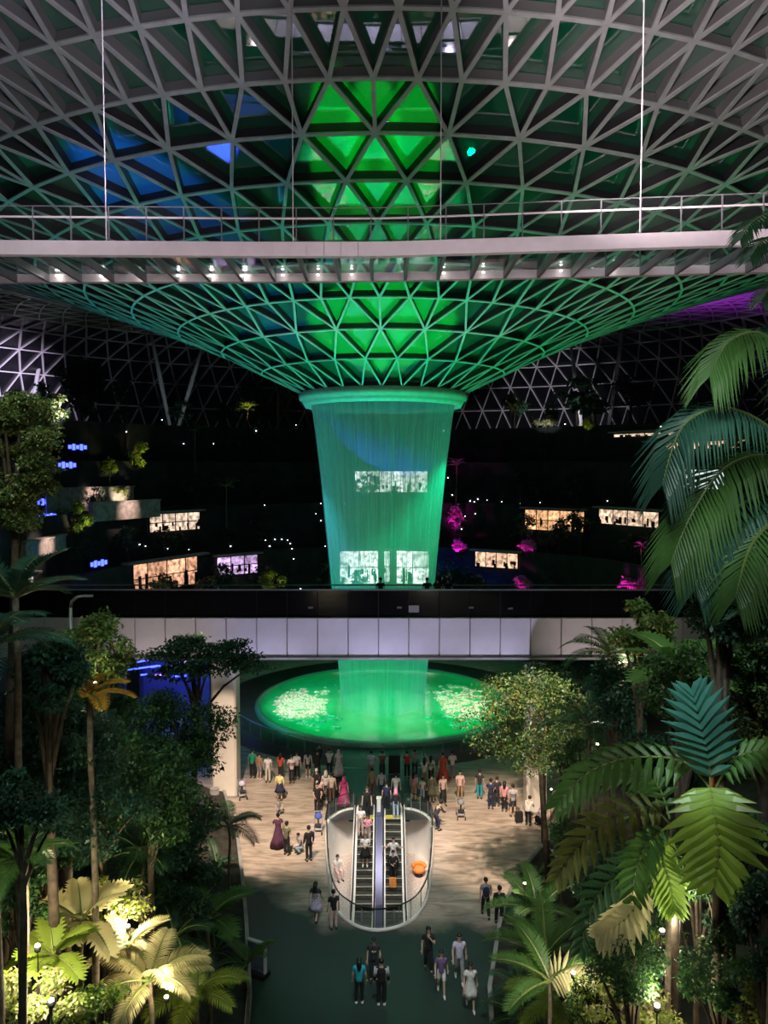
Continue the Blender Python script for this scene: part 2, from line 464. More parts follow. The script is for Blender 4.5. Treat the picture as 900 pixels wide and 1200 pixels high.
for n_, (sz, pts, u) in enumerate(precs):
    tgt = MB() if n_ < 300 else rest
    tgt.add(pts + [p + u * .04 for p in pts], [(0, 1, 2), (5, 4, 3), (0, 3, 4, 1), (1, 4, 5, 2), (2, 5, 3, 0)])
    if n_ < 300: tgt.build('glass_pane', PANE, funnel)
o = rest.build('glass_panes', PANE, funnel); o['kind'] = 'stuff'
m = MB()
m.lathe([(6.15, 25.55), (6.25, 25.2), (6.55, 25.15), (6.75, 25.5), (6.78, 25.62), (7.0, 25.72), (7.08, 26.1), (6.9, 26.3), (6.4, 26.35), (6.15, 25.9), (6.15, 25.55)], 96, (CX, CY, 0))
m.build('drip_ring', STEEL, funnel, True)

# outer glass dome far behind (back half only)
dome = thing('glass_dome', (CX, CY, 17), 'dim outer glass dome with curved lattice ribs far behind the trees', 'dome', None, 'thing')
ribs, dp_ = MB(), MB()
ND = 88
def dnode(k, i):
    a = R(-32) + R(244) * (i + (.5 if k % 2 else 0)) / ND
    return Vector((CX + DOME[k][0] * math.cos(a), CY + DOME[k][0] * math.sin(a), DOME[k][1]))
for k in range(len(DOME)):
    for i in range(ND):
        p = dnode(k, i); u = (Vector((CX, CY, 18)) - p).normalized()
        if i + 1 <= ND: ribs.beam(p, dnode(k, i + 1), .16, .3, u)
        if k + 1 < len(DOME):
            a_, b_ = (i - 1, i) if k % 2 == 0 else (i, i + 1)
            q1, q2 = dnode(k + 1, a_), dnode(k + 1, b_)
            ribs.beam(p, q1, .16, .3, u); ribs.beam(p, q2, .16, .3, u)
            for tri in ((p, q1, q2), (p, dnode(k, i + 1), q2)):
                tri = [x - u * .25 for x in tri]
                dp_.add(tri, [(0, 1, 2)])
o = ribs.build('lattice_ribs', DOMESTEEL, dome); o['kind'] = 'stuff'
o = dp_.build('dome_panes', DPANE, dome); o['kind'] = 'stuff'

# ------------------------------------------------------------------ waterfall and pool
fall = thing('waterfall', (CX, CY, .3), 'tall column of falling water lit green below the funnel', 'waterfall')
def wr(z):
    t = (25.4 - z) / 25.0
    return 5.95 - 2.35 * t ** .8
m = MB(); m.lathe([(wr(z), z) for z in np.linspace(.06, 25.4, 26)], 96, (CX, CY, 0)); m.build('water_curtain', WATER, fall, True)
m = MB(); rr = random.Random(3)
for i in range(420):
    a = rr.uniform(0, 2 * PI); z1 = 25.3; z0 = rr.uniform(4, 22); off = rr.uniform(-.25, .12); rad = rr.uniform(.008, .02)
    pts = [(CX + (wr(z) + off) * math.cos(a), CY + (wr(z) + off) * math.sin(a), z) for z in np.linspace(z1, z0, 5)]
    m.tube(pts, [rad, rad, rad, rad * .8, rad * .3], 3, False)
o = m.build('water_strands', WATER, fall); o['kind'] = 'stuff'

pool = thing('round_pool', (CX, CY, 0), 'round green lit pool catching the waterfall', 'pool')
m = MB(); m.lathe([(0.01, .03), (4, .04), (8, .06), (9.8, .10), (10.4, .2)], 96, (CX, CY, 0)); m.build('basin', POOL, pool, True)
m = MB(); m.lathe([(10.4, .18), (10.45, .34), (10.7, .36), (10.85, .3), (10.9, .0)], 96, (CX, CY, 0)); m.build('rim', mat('pool_rim', (.25, .3, .27), .3), pool, True)
for sx in (-1, 1):
    m = MB(); rr = random.Random(11 + sx)
    for i in range(240):
        a = rr.gauss(0, .38); rad = 5.0 + 4.6 * rr.random() ** .8
        x = CX + sx * rad * math.cos(a); y = CY - 1.2 + rad * math.sin(a) * .9
        if math.hypot(x - CX, y - CY) > 9.2: continue
        s_ = rr.uniform(.08, .32)
        m.ball((x, y, .10), (s_ * rr.uniform(1, 2.2), s_ * rr.uniform(.4, .9), .07 + .1 * rr.random()), 7, 4)
    o = m.build('pool_reflection', REFLECTION, pool, True); o['kind'] = 'stuff'  # low bumps shaped to stand in for the reflected lights
spot('pool_warm', (-7.5, 56, 8.0), (-6.8, 63.5, .3), 5200, (1, .80, .56), 36, .8)  # added warm spots, tinting the reflection bumps cream
spot('pool_warm', (7.5, 56, 8.0), (6.8, 63.5, .3), 5200, (1, .80, .56), 36, .8)

# ------------------------------------------------------------------ floor with the escalator opening
def struct(name, mb, m_, parent=None, smooth=False):
    o = mb.build(name, m_, parent, smooth); o['kind'] = 'structure'; return o
OVAL = [onz(px, py) for px, py in ((384, 967), (384.5, 1000), (387, 1038), (395, 1066), (409, 1080), (424, 1087.5), (440, 1090.5), (458, 1088.5), (474, 1083), (489, 1072), (500, 1050), (504, 1020), (505.5, 990), (505.5, 967), (499, 957), (487, 951), (474, 949), (446, 948.5), (416, 949), (404, 951), (392, 957))]
def smooth_loop(pts, n=72):
    k = len(pts); out = []
    for i in range(n):
        t = i * k / n; j = int(t); f = t - j
        p0, p1, p2, p3 = (pts[(j + q - 1) % k] for q in range(4))
        out.append(.5 * ((2 * p1) + (p2 - p0) * f + (2 * p0 - 5 * p1 + 4 * p2 - p3) * f * f + (3 * p1 - p0 - 3 * p2 + p3) * f ** 3))
    return out
OV = smooth_loop(OVAL)
OC = sum(OV, Vector()) / len(OV)
m = MB()
def slab(x0, x1, y0, y1): m.box(((x0 + x1) / 2, (y0 + y1) / 2, -.15), (x1 - x0, y1 - y0, .3))
HX0, HX1, HY0, HY1 = -4, 4, 32, 47
slab(-34, HX0, 18, 100); slab(HX1, 34, 18, 100); slab(HX0, HX1, 18, HY0); slab(HX0, HX1, HY1, 100)
def to_rect(p):
    d = p - OC; t = 1e9
    if d.x > 1e-6: t = min(t, (HX1 - OC.x) / d.x)
    if d.x < -1e-6: t = min(t, (HX0 - OC.x) / d.x)
    if d.y > 1e-6: t = min(t, (HY1 - OC.y) / d.y)
    if d.y < -1e-6: t = min(t, (HY0 - OC.y) / d.y)
    return OC + d * t
rim_in = OV[:]; rim_out = [to_rect(p) for p in OV]
corners = [Vector((x, y, 0)) for x in (HX0, HX1) for y in (HY0, HY1)]
for c_ in corners:                                     # snap the closest outer sample onto each corner so that no gap stays
    j = min(range(len(rim_out)), key=lambda i: (rim_out[i] - c_).length); rim_out[j] = c_
n_ = len(OV)
m.add(rim_in + rim_out, [(i, (i + 1) % n_, n_ + (i + 1) % n_, n_ + i) for i in range(n_)])
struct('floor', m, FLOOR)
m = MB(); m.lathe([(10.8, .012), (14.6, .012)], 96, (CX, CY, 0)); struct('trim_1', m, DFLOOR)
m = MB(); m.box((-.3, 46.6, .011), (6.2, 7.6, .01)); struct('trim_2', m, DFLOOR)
#m = MB(); m.prism([(-7.5, 22), (5.2, 22), (5.4, 31.3), (2.3, 33.0), (-2.9, 33.2), (-4.2, 36.3), (-7.4, 37.2)], .002, .011); struct('trim_3', m, mat('painted_front_shade', (.05, .068, .06), .4, 0, .35, .6))

# railing round the pool
rail = thing('pool_railing', (CX, CY - 12.9, 0), 'thin glass railing with slim top rail round the near side of the pool', 'railing')
A0, A1 = R(-160), R(-20); NR = 22; RR = 12.9
rp = lambda a, z, r=RR: (CX + r * math.cos(a), CY + r * math.sin(a), z)
m = MB(); m.tube([rp(A0 + (A1 - A0) * i / 60, 1.12) for i in range(61)], .03, 6); m.build('top_rail', mat('brushed_steel', (.55, .55, .55), .3, .8), rail)
for i in range(NR + 1):
    a = A0 + (A1 - A0) * i / NR
    m = MB(); m.box(rp(a, .56), (.04, .06, 1.12), a); m.build('post', GREY, rail)
    if i < NR:
        b = A0 + (A1 - A0) * (i + 1) / NR
        m = MB(); p, q = Vector(rp(a + .01, .55)), Vector(rp(b - .01, .55)); m.beam(p, q, .015, .85); m.build('glass_panel', RGLASS, rail)

# ------------------------------------------------------------------ viaduct
VY = 45.6
zt, zb = at(450, 724, VY).z, at(450, 770, VY).z
zp = at(450, 692, VY).z
via = thing('viaduct', (0, VY + 2, zb), 'pale panelled bridge crossing in front of the waterfall', 'bridge', None, 'thing')
m = MB(); m.box((0, VY + 2.6, (zt + zb) / 2 - .02), (70, 5.0, zt - zb - .1)); m.build('girder', CONC, via)
x = at(265, 740, VY).x; step = 35.6 / 900 * (VY * 1.0 + .6)
x -= step * 13
pm = None
for i in range(36):
    if pm is None:
        mb = MB(); h_ = zt - zb
        # bevelled cassette panel
        w2, h2 = step / 2 - .02, h_ / 2
        vs_ = [(-w2, 0, -h2), (w2, 0, -h2), (w2, 0, h2), (-w2, 0, h2), (-w2 + .03, -.05, -h2 + .03), (w2 - .03, -.05, -h2 + .03), (w2 - .03, -.05, h2 - .03), (-w2 + .03, -.05, h2 - .03),
               (-w2, .06, -h2), (w2, .06, -h2), (w2, .06, h2), (-w2, .06, h2)]
        mb.add(vs_, [(4, 5, 6, 7), (0, 1, 5, 4), (1, 2, 6, 5), (2, 3, 7, 6), (3, 0, 4, 7), (1, 0, 8, 9), (2, 1, 9, 10), (3, 2, 10, 11), (0, 3, 11, 8)])
        pm = mb.mesh('fascia_panel', PANEL)
    link('fascia_panel', pm, via, (x + step / 2 + i * step - 0, VY - (VY + 2) + .02, (zt + zb) / 2 - zb))
m = MB(); m.box((0, VY + .08, zb - .06), (70, .5, .14)); m.build('lower_edge', CONC, via)
m = MB(); m.box((0, VY + .15, zp + .02), (70, .14, .08)); m.build('parapet_rail', GREY, via)
m = MB(); m.box((0, VY + 4.8, zp - .4), (70, .1, .08)); m.build('parapet_rail', GREY, via)
gm = None
for i in range(36):
    xx = x + step / 2 + i * step
    mb = MB(); mb.box((xx, VY + .12, (zt + zp) / 2), (step - .04, .05, zp - zt - .03)); mb.build('parapet_panel', DGLASS, via)
    mb = MB(); mb.box((xx + step / 2, VY + .2, (zt + zp) / 2), (.05, .08, zp - zt)); mb.build('parapet_post', DARK, via)
c = at(485, 713.5, VY + .06)
m = MB(); m.box((c.x, VY + .06, c.z), (.62, .05, .42)); m.build('notice_plate', mat('dull_plate', (.25, .23, .22), .6), via)
for (px, py) in ((364, 712), (468, 712), (552, 712), (598, 713)):
    c = at(px, py, VY + .06); m = MB(); m.box((c.x, VY + .06, c.z), (.3, .04, .12)); m.build('notice_plate', mat('dim_plate', (.10, .10, .10), .6), via)
for (pxl, pxr, pyb, lab) in ((249, 278, 934, 'cream column under the viaduct beside the plaza entrance'), (617, 641, 955, 'cream column under the viaduct behind the leafy round tree')):
    b = onz((pxl + pxr) / 2, pyb, 0)
    wd = (pxr - pxl) / 900 * (b.y + .5)
    t = thing('viaduct_column', (b.x, b.y + .5, 0), lab, 'column', None, 'thing')
    m = MB(); hw = wd / 2; cbev = .12
    oc = [(-hw + cbev, -hw), (hw - cbev, -hw), (hw, -hw + cbev), (hw, hw - cbev), (hw - cbev, hw), (-hw + cbev, hw), (-hw, hw - cbev), (-hw, -hw + cbev)]
    m.prism([(b.x + p[0], b.y + .6 + p[1]) for p in oc], 0.12, zb - .1); m.build('shaft', COLW, t)
    m = MB(); m.prism([(b.x + p[0] * 1.06, b.y + .6 + p[1] * 1.06) for p in oc], 0, .14); m.build('base', CONC, t)
    if pxl < 300: spot('column_uplight', (b.x + .6, b.y - 3.0, 7), (b.x, b.y, 4.2), 420, WARM, 80, .8, .2)

# ------------------------------------------------------------------ canopy bridge overhead
cb = thing('canopy_bridge', (0, 20, 25.6), 'glass floored footbridge with pale edge beams hung below the roof', 'bridge', None, 'thing')
ZB = 25.8
def interp(t, px):
    for (a, b), (c, d) in zip(t, t[1:]):
        if px <= c: return b + (d - b) * (px - a) / (c - a)
    return t[-1][1]
NEAR = [(-400, 290), (0, 291), (300, 293), (450, 293), (640, 287), (900, 278.5), (1300, 265)]
FAR = [(-400, 326), (0, 327), (300, 326.5), (450, 325), (640, 321.5), (900, 315), (1300, 305)]
nl = [onz(px, interp(NEAR, px), ZB) for px in range(-400, 1301, 20)]
fl = [onz(px, interp(FAR, px), ZB) for px in range(-400, 1301, 20)]
for line, nm, h_ in ((nl, 'near_edge_beam', .37), (fl, 'far_edge_beam', .24)):
    m = MB()
    for p, q in zip(line, line[1:]): m.beam(p - (q - p) * .02, q, .22, h_)
    m.build(nm, PINKW, cb)
def on_line(line, X):
    for p, q in zip(line, line[1:]):
        if p.x <= X <= q.x: return p + (q - p) * ((X - p.x) / (q.x - p.x))
    return None
up = Vector((0, 0, 1))
k = 0
for i in range(-13, 14):
    X = -.35 + i * .985
    p = on_line(nl, X); q = on_line(fl, X)
    if p is None or q is None: continue
    m = MB(); m.beam(p + Vector((0, .1, -.02)), q - Vector((0, .1, .02)), .09, .22); m.build('floor_rib', GREY, cb)
    p2, q2 = on_line(nl, X + .985), on_line(fl, X + .985)
    if p2 is not None and q2 is not None:
        g = [p + up * .12, p2 + up * .12, q2 + up * .12, q + up * .12]
        m = MB(); m.add(g + [a + up * .04 for a in g], [(0, 1, 2, 3), (7, 6, 5, 4), (0, 4, 5, 1), (1, 5, 6, 2), (2, 6, 7, 3), (3, 7, 4, 0)]); m.build('floor_glass', BGLASS, cb)
        g = [p + up * .2, p2 + up * .2, p2 + up * 1.08, p + up * 1.08]
        m = MB(); m.add(g, [(0, 1, 2, 3)]); m.add([a + Vector((0, .02, 0)) for a in g], [(3, 2, 1, 0)]); m.build('railing_glass', RGLASS, cb)
    m = MB(); m.box(p + up * .62, (.03, .05, .95)); m.build('post', GREY, cb)
    m = MB(); m.box(q + up * .6, (.03, .05, .9)); m.build('post', GREY, cb)
for line, z, r_, mt in ((nl, .82, .028, PINKW), (nl, 1.1, .015, GREY), (fl, 1.1, .015, GREY)):
    m = MB(); m.tube([p + up * z for p in line[::2]], r_, 5); m.build('handrail', mt, cb)
for i, px in enumerate((62, 115, 162, 205, 245, 285, 330, 372, 412, 520, 566, 655, 715)):
    q = on_line(fl, at(px, 322, 23.2).x)
    if q is None: continue
    s_ = .8 if px < 300 else .45
    m = MB(); m.ball((q.x, q.y - .25, q.z + .03), (.10 * s_, .06, .045 * s_), 8, 5); m.build('floor_lamp', LAMPW, cb)
for px in (115, 340, 518, 749):
    p = on_line(nl, at(px, 288, 20).x)
    r_ = math.hypot(p.x - CX, p.y - CY)
    zr = interp([(a, b) for a, b, c_ in PROF], r_)
    m = MB(); m.tube([p + up * .15, (p.x, p.y, zr)], .016, 5); m.build('suspension_rod', PINKW, cb)

# ------------------------------------------------------------------ far terraces round the pool
LV = [(21.5, 0, 5.2), (25.5, 5.2, 10.2), (29.5, 10.2, 15.2), (34, 15.2, 20.2), (38, 20.2, 24.6)]
TA0, TA1 = R(-22), R(202)
for i, (r, z0, z1) in enumerate(LV):
    rn = LV[i + 1][0] if i + 1 < len(LV) else 76
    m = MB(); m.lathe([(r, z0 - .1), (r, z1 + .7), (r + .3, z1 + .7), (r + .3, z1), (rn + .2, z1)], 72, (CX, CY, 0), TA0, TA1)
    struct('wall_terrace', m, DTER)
def on_terrace(px, py):
    d = ray(px, py)
    for (r, z0, z1) in LV:
        # far intersection with the cylinder
        a = d.x ** 2 + d.y ** 2; b = 2 * ((CAM.x - CX) * d.x + (CAM.y - CY) * d.y); c_ = (CAM.x - CX) ** 2 + (CAM.y - CY) ** 2 - r * r
        D = b * b - 4 * a * c_
        if D < 0: continue
        t = (-b + math.sqrt(D)) / (2 * a); p = CAM + d * t
        if z0 - .3 <= p.z <= z1 + .7: return p, math.atan2(p.y - CY, p.x - CX), r
    p = at(px, py, 100); return p, PI / 2, 38
def shopfront(x0, y0, x1, y1, color, strength, label, cat='shopfront', cols=4, rows=2, frame=DARK, group=None):
    p, a, r = on_terrace((x0 + x1) / 2, (y0 + y1) / 2)
    dz = (p - CAM).dot(FWD); s_ = dz / F
    # face towards the pool centre
    nx = Vector((-math.cos(a), -math.sin(a), 0)); tx = Vector((-nx.y, nx.x, 0))
    if tx.x < 0: tx = -tx
    fore = max(.35, abs(tx.x))
    wd = (x1 - x0) * s_ / fore; h_ = (y1 - y0) * s_
    c = p + nx * .35
    t = thing('lit_shopfront', (c.x, c.y, c.z - h_ / 2), label, cat, group)
    def fr(cx_, cz_, w_, hh, dd, off): return (c + tx * cx_ + Vector((0, 0, cz_)) + nx * off, tx * w_ / 2, nx * dd / 2, Vector((0, 0, hh / 2)))
    for ci in range(cols):
        for ri in range(rows):
            m = MB(); m.frame(*fr(-wd / 2 + wd * (ci + .5) / cols, -h_ / 2 + h_ * (ri + .5) / rows, wd / cols - .08, h_ / rows - .08, .06, 0)); m.build('lit_pane', color_lamp(color, strength * rnd.uniform(.55, 1.2)), t)
    m = MB()
    for ci in range(cols + 1): m.frame(*fr(-wd / 2 + wd * ci / cols, 0, .09, h_ + .1, .16, 0))
    for ri in range(rows + 1): m.frame(*fr(0, -h_ / 2 + h_ * ri / rows, wd + .1, .09, .16, 0))
    m.build('frame', frame, t)
    m = MB(); m.frame(*fr(0, h_ / 2 + .2, wd + .8, .18, .9, .2)); m.build('awning', CONC, t)
    # silhouettes of shelves and goods inside the window
    m = MB(); rr = random.Random(int(x0))
    for q in range(int(wd * 2)):
        m.frame(*fr(rr.uniform(-wd / 2, wd / 2), -h_ / 2 + rr.uniform(.1, h_ * .4), rr.uniform(.12, .35), rr.uniform(.3, h_ * .5), .1, .12))
    o = m.build('goods', DARK, t); o['kind'] = 'stuff'
    return t
_LM = {}
def color_lamp(c, s):
    key = (tuple(c), round(s, 1))
    if key not in _LM:
        m_ = bpy.data.materials.new('lit_pane'); m_.use_nodes = True
        nt = m_.node_tree; n = nt.nodes; b = n['Principled BSDF']
        tc = n.new('ShaderNodeTexCoord'); nz = n.new('ShaderNodeTexNoise'); nz.inputs['Scale'].default_value = 2.2; nz.inputs['Detail'].default_value = 3
        nt.links.new(tc.outputs['Object'], nz.inputs['Vector'])
        mr = n.new('ShaderNodeMapRange'); mr.inputs['From Min'].default_value = .35; mr.inputs['From Max'].default_value = .65; mr.inputs['To Min'].default_value = s * .3; mr.inputs['To Max'].default_value = s * 1.5
        nt.links.new(nz.outputs['Fac'], mr.inputs['Value']); nt.links.new(mr.outputs[0], b.inputs['Emission Strength'])
        b.inputs['Base Color'].default_value = (.05, .05, .05, 1); b.inputs['Emission Color'].default_value = (*c, 1)
        _LM[key] = m_
    return _LM[key]
WW = (1, .72, .52); CW = (.95, .97, 1)
shopfront(181, 601, 225, 622, (1, .74, .55), 1.2, 'white lit shop window on the dark left terrace, small and rectangular', cols=4)
shopfront(163, 656, 222, 690, (1, .50, .30), 1.2, 'warm glowing shopfront with red edge just above the bridge on the left', cols=4)
shopfront(256, 651, 297, 673, (.85, .55, 1), 1.0, 'violet white lit shopfront between dark shrubs left of the waterfall', cols=3)
shopfront(622, 598, 680, 622, (1, .52, .25), 1.3, 'wide orange lit shop window right of the magenta palm', cols=5)
shopfront(716, 598, 761, 616, (1, .70, .48), 1.4, 'pale lit shop window on the far right terrace', cols=4, rows=1)
shopfront(560, 647, 606, 665, (1, .62, .40), 1.2, 'low warm shop window just right of the waterfall', cols=4, rows=1)
shopfront(398, 645, 443, 684, (.9, 1, .98), 2.6, 'white lit doorway behind the waterfall, left of its pillar', cols=2)
shopfront(450, 645, 457, 682, (.9, 1, .98), 1.6, 'narrow white lit slot between the two doorways behind the waterfall', cols=1)
shopfront(465, 645, 503, 684, (.9, 1, .98), 2.6, 'white lit doorway behind the waterfall, right of its pillar', cols=2)
shopfront(416, 552, 501, 577, (.9, 1, .98), 1.7, 'long white lit upper gallery window seen through the waterfall', cols=6, rows=1)
shopfront(790, 517, 868, 526, (1, .60, .36), 1.3, 'long thin warm lit gallery strip high on the right', cols=6, rows=1)
shopfront(808, 550, 836, 573, (.75, .95, .95), .9, 'pale blue lit window high on the right behind a red shrub', cols=3, rows=1)
shopfront(0, 680, 36, 694, (1, .88, .72), .8, 'cream lit opening at the far left edge just above the bridge', cols=2, rows=1)
shopfront(735, 507, 800, 511, (1, .75, .5), .9, 'very thin warm strip of light above the long gallery strip', cols=5, rows=1)

# pale stone planter walls high on the left
for (x0, y0, x1, y1, lab) in ((72, 572, 128, 598, 'pinkish stone planter wall on the left terrace behind lit shrubs'), (118, 588, 164, 608, 'lower pinkish stone planter wall beside a lit shrub on the left'), (18, 632, 62, 650, 'pale wall glimpsed low between dark trees on the left')):
    p, a, r = on_terrace((x0 + x1) / 2, (y0 + y1) / 2); s_ = (p - CAM).dot(FWD) / F
    nx = Vector((-math.cos(a), -math.sin(a), 0)); tx = Vector((-nx.y, nx.x, 0))
    c = p + nx * .8
    m = MB()
    fo = max(.4, abs(tx.x)); m.frame(c, tx * (x1 - x0) * s_ / fo / 2, nx * .3, Vector((0, 0, (y1 - y0) * s_ / 2)))
    m.frame(c + Vector((0, 0, (y1 - y0) * s_ / 2 + .06)), tx * ((x1 - x0) * s_ / fo / 2 + .1), nx * .4, Vector((0, 0, .07)))
    solo('planter_wall', m, mat('pink_stone', (.42, .33, .30), .8, 0, .3, 2, .2), (c.x, c.y, c.z - (y1 - y0) * s_ / 2), lab, 'wall')
    q = c + nx * 4 + Vector((0, 0, 2.5)); spot('terrace_lamp', q, c, 1500, (1, .8, .68), 45, .9, .2)

# pin lamps scattered in the dark terraces
rr = random.Random(21)
pm = MB().ball((0, 0, 0), .06, 6, 4).mesh('pin_lamp', LAMPD)
spots_ = [(311, 633), (322, 632), (330, 632), (337, 633), (310, 592), (270, 640), (316, 640), (340, 637), (342, 643), (344, 655), (370, 602), (376, 590), (376, 610), (381, 640), (404, 590), (170, 640), (196, 643), (221, 644), (194, 639), (163, 638),
          (551, 587), (556, 588), (571, 586), (588, 588), (557, 602), (633, 589), (300, 505), (215, 520), (250, 520), (148, 506), (347, 498), (560, 585), (541, 620), (520, 505), (610, 590), (712, 587), (545, 605), (380, 520), (352, 690), (598, 692), (697, 692), (390, 600), (525, 560), (530, 580), (190, 492), (775, 500), (640, 492), (662, 497)]
for (px, py) in spots_:
    p, a, r = on_terrace(px, py)
    nx = Vector((-math.cos(a), -math.sin(a), 0))
    o = link('pin_lamp', pm, None, p + nx * .07, None, [rr.uniform(.7, 1.3)] * 3)
    tag(o, 'tiny white lamp on the dark far terraces', 'lamp', 'pin lamps on the far terraces')

# V struts of the dome
for (xb, yb, xt, yt, Y, lab) in ((201, 498, 176, 398, 104, 'slim pale strut leaning left behind the trees, left of the funnel'), (206, 490, 239, 412, 104, 'slim pale strut leaning right below the funnel rim on the left'),
                               (30, 455, 55, 388, 112, 'pale strut in front of the lit lattice far left'), (684, 455, 667, 402, 110, 'grey strut leaning left right of the funnel'), (712, 480, 731, 392, 108, 'grey strut leaning right right of the funnel'), (868, 420, 856, 375, 110, 'short grey strut behind the palm fronds far right')):
    p, q = at(xb, yb, Y), at(xt, yt - 12, Y + 1); p.z = min(p.z, 24.7)
    m = MB(); m.tube([p, p + (q - p) * .5, q], [.22, .32, .22], 8)
    solo('roof_strut', m, mat('strut_paint', (.5, .5, .52), .5), p, lab, 'strut', None, True)
spot('strut_light', (-24, 92, 26), (-28, 104, 30), 700, (.8, .95, 1), 60, .8)
spot('strut_light', (24, 96, 26), (28, 109, 31), 900, (.9, .9, 1), 60, .8)

# blue lounge under the viaduct on the left
lg = thing('blue_lounge', (-16.5, 60, 0), 'blue lit lounge canopy with glowing strips under the bridge', 'pavilion')
c0 = at(195, 783, 58)
m = MB(); m.box((c0.x, 60.5, c0.z + 1.0), (7.2, 5.0, .25)); m.build('canopy', mat('lounge_canopy', (.3, .3, .4), .5), lg)
m = MB(); m.box((c0.x, 62.8, c0.z / 2), (7.2, .2, c0.z)); m.build('back_wall', mat('lounge_wall', (.25, .25, .35), .5), lg)
for sx in (-3.3, 3.3):
    for sy in (58.3, 62.6):
        m = MB(); m.box((c0.x + sx, sy, (c0.z + 1) / 2), (.15, .15, c0.z + 1)); m.build('post', GREY, lg)
for (x0, y0, x1, y1, mt) in ((193, 783, 223, 774, LAMPV), (215, 787, 236, 781, LAMPV), (182, 791, 195, 791, LAMPV), (165, 791, 172, 790, LAMPB), (150, 785, 185, 780, LAMPB), (177, 782, 188, 780, LAMPB), (160, 776, 182, 772, LAMPB), (200, 793, 230, 791, LAMPB), (148, 778, 158, 774, LAMPB)):
    p, q = at(x0, y0, 58.2), at(x1, y1, 58.6)
    m = MB(); m.beam(p, q, .10, .10); m.build('light_strip', mt, lg)
point('lounge_glow', (c0.x, 59.5, c0.z - .5), 260, (.03, .06, 1), .4)

# ------------------------------------------------------------------ escalator well
LOW = -2.6
m = MB(); m.prism([(p.x + (p.x - OC.x) * .25, p.y + (p.y - OC.y) * .1) for p in OV], LOW - .1, LOW); struct('floor_lower', m, SPECK)
m = MB(); n_ = len(OV); m.add(OV + [p + Vector((0, 0, LOW)) for p in OV], [(i, (i + 1) % n_, n_ + (i + 1) % n_, n_ + i) for i in range(n_)]); struct('wall_escalator_well', m, WHITEP, None, True)
m = MB(); m.box((-.27, 45.0, -.06), (3.5, 4.2, .14)); struct('floor_landing', m, DFLOOR)
wb = thing('well_balustrade', (OC.x, OC.y, 0), 'oval white rimmed glass balustrade round the escalator opening', 'railing')
def loop_pts(k0, k1, z, off=0): return [OV[i % n_] + (OV[i % n_] - OC).normalized() * off + Vector((0, 0, z)) for i in range(k0, k1 + 1)]
i0 = min(range(n_), key=lambda i: (OV[i] - Vector((-1.9, 45.2, 0))).length)
i1 = min(range(n_), key=lambda i: (OV[i] - Vector((1.4, 45.2, 0))).length)
if i1 < i0: i1 += n_
span = list(range(i0, i1 + 1))
if not any((OV[i % n_].y < 35) for i in span): span = list(range(i1, i0 + n_ + 1))
k0, k1 = span[0], span[-1]
m = MB(); m.tube(loop_pts(k0, k1, .05, .06), .085, 6); m.build('white_rim', WHITEP, wb, True)
m = MB(); m.tube(loop_pts(k0, k1, 1.0, .06), .028, 6); m.build('handrail', DARK, wb, True)
for i in range(k0, k1, 3):
    p, q = OV[i % n_], OV[min(i + 3, k1) % n_]
    m = MB(); m.beam(p + Vector((0, 0, .55)), q + Vector((0, 0, .55)), .012, .86); m.build('glass_panel', RGLASS, wb)
    m = MB(); m.box(p + Vector((0, 0, .52)), (.035, .035, 1.0)); m.build('post', GREY, wb)

STEEL2 = mat('step_metal', (.10, .10, .085), .45, .5, .2, 6)
EDGE = mat('step_edge', (.55, .55, .42), .5)
YEL = mat('comb_plate_yellow', (.6, .5, .08), .5)
SL = math.tan(R(30))
def esc_z(Y):
    return 0 if Y > 42.9 else max(LOW, -(42.9 - Y) * SL)
for X, lab in ((-1.05, 'left escalator with dark steps and white edge strips in the oval opening'), (.52, 'right escalator with dark steps and white edge strips in the oval opening')):
    e = thing('escalator', (X, 43, 0), lab, 'escalator')
    sm = None
    for i in range(13):
        y = 42.7 - i * .4; z = esc_z(y)
        if sm is None:
            mb = MB(); mb.box((0, 0, -.10), (.92, .40, .20)); mb.cur = 1; mb.box((0, -.19, .006), (.92, .04, .02)); sm = mb.mesh('step', [STEEL2, EDGE])
        link('step', sm, e, (0, y - 43, z))
    for yy in (43.15, 37.7): m = MB(); m.box((X, yy, esc_z(yy) + .02), (.94, .5, .03)); m.build('comb_plate', YEL if yy > 40 else STEEL2, e)
    m = MB(); m.box((X, 36.3, LOW + .02), (.94, 2.2, .04)); m.build('landing_plate', STEEL2, e)
    for s_ in (-1, 1):
        xx = X + s_ * .56
        line = [(44.3, .0), (42.9, .0), (38.4, LOW), (34.4, LOW)]
        m = MB()
        for (ya, za), (yb, zb_) in zip(line, line[1:]): m.beam((xx, ya, za + .10), (xx, yb, zb_ + .10), .24, .22)
        m.build('skirt', WHITEP, e)
        m = MB()
        for (ya, za), (yb, zb_) in zip(line, line[1:]): m.beam((xx, ya, za + .52), (xx, yb, zb_ + .52), .015, .72)
        m.build('balustrade_glass', RGLASS, e)
        m = MB(); hp = [(44.0, .25), (44.35, .5), (44.3, .85), (44.0, .95), (42.9, .95), (38.4, LOW + .95), (34.8, LOW + .95), (34.5, LOW + .8)]
        m.tube([(xx, a, b) for a, b in hp], .04, 6); m.build('handrail', DARK, e)
    m = MB()
    for (ya, za), (yb, zb_) in zip(line, line[1:]): m.beam((X, ya - .0, za - .4), (X, yb, zb_ - .4), 1.0, .3)
    m.build('truss', DARK, e)
    m = MB(); m.tube([(X - .02, 36.6, LOW + .04), (X - .02, 36.6, LOW + 1.0)], .04, 6); m.build('lane_post', GREY, e)
m = MB()
for (ya, za), (yb, zb_) in zip(line, line[1:]): m.beam((-.265, ya, za + .12), (-.265, yb, zb_ + .12), .36, .2)
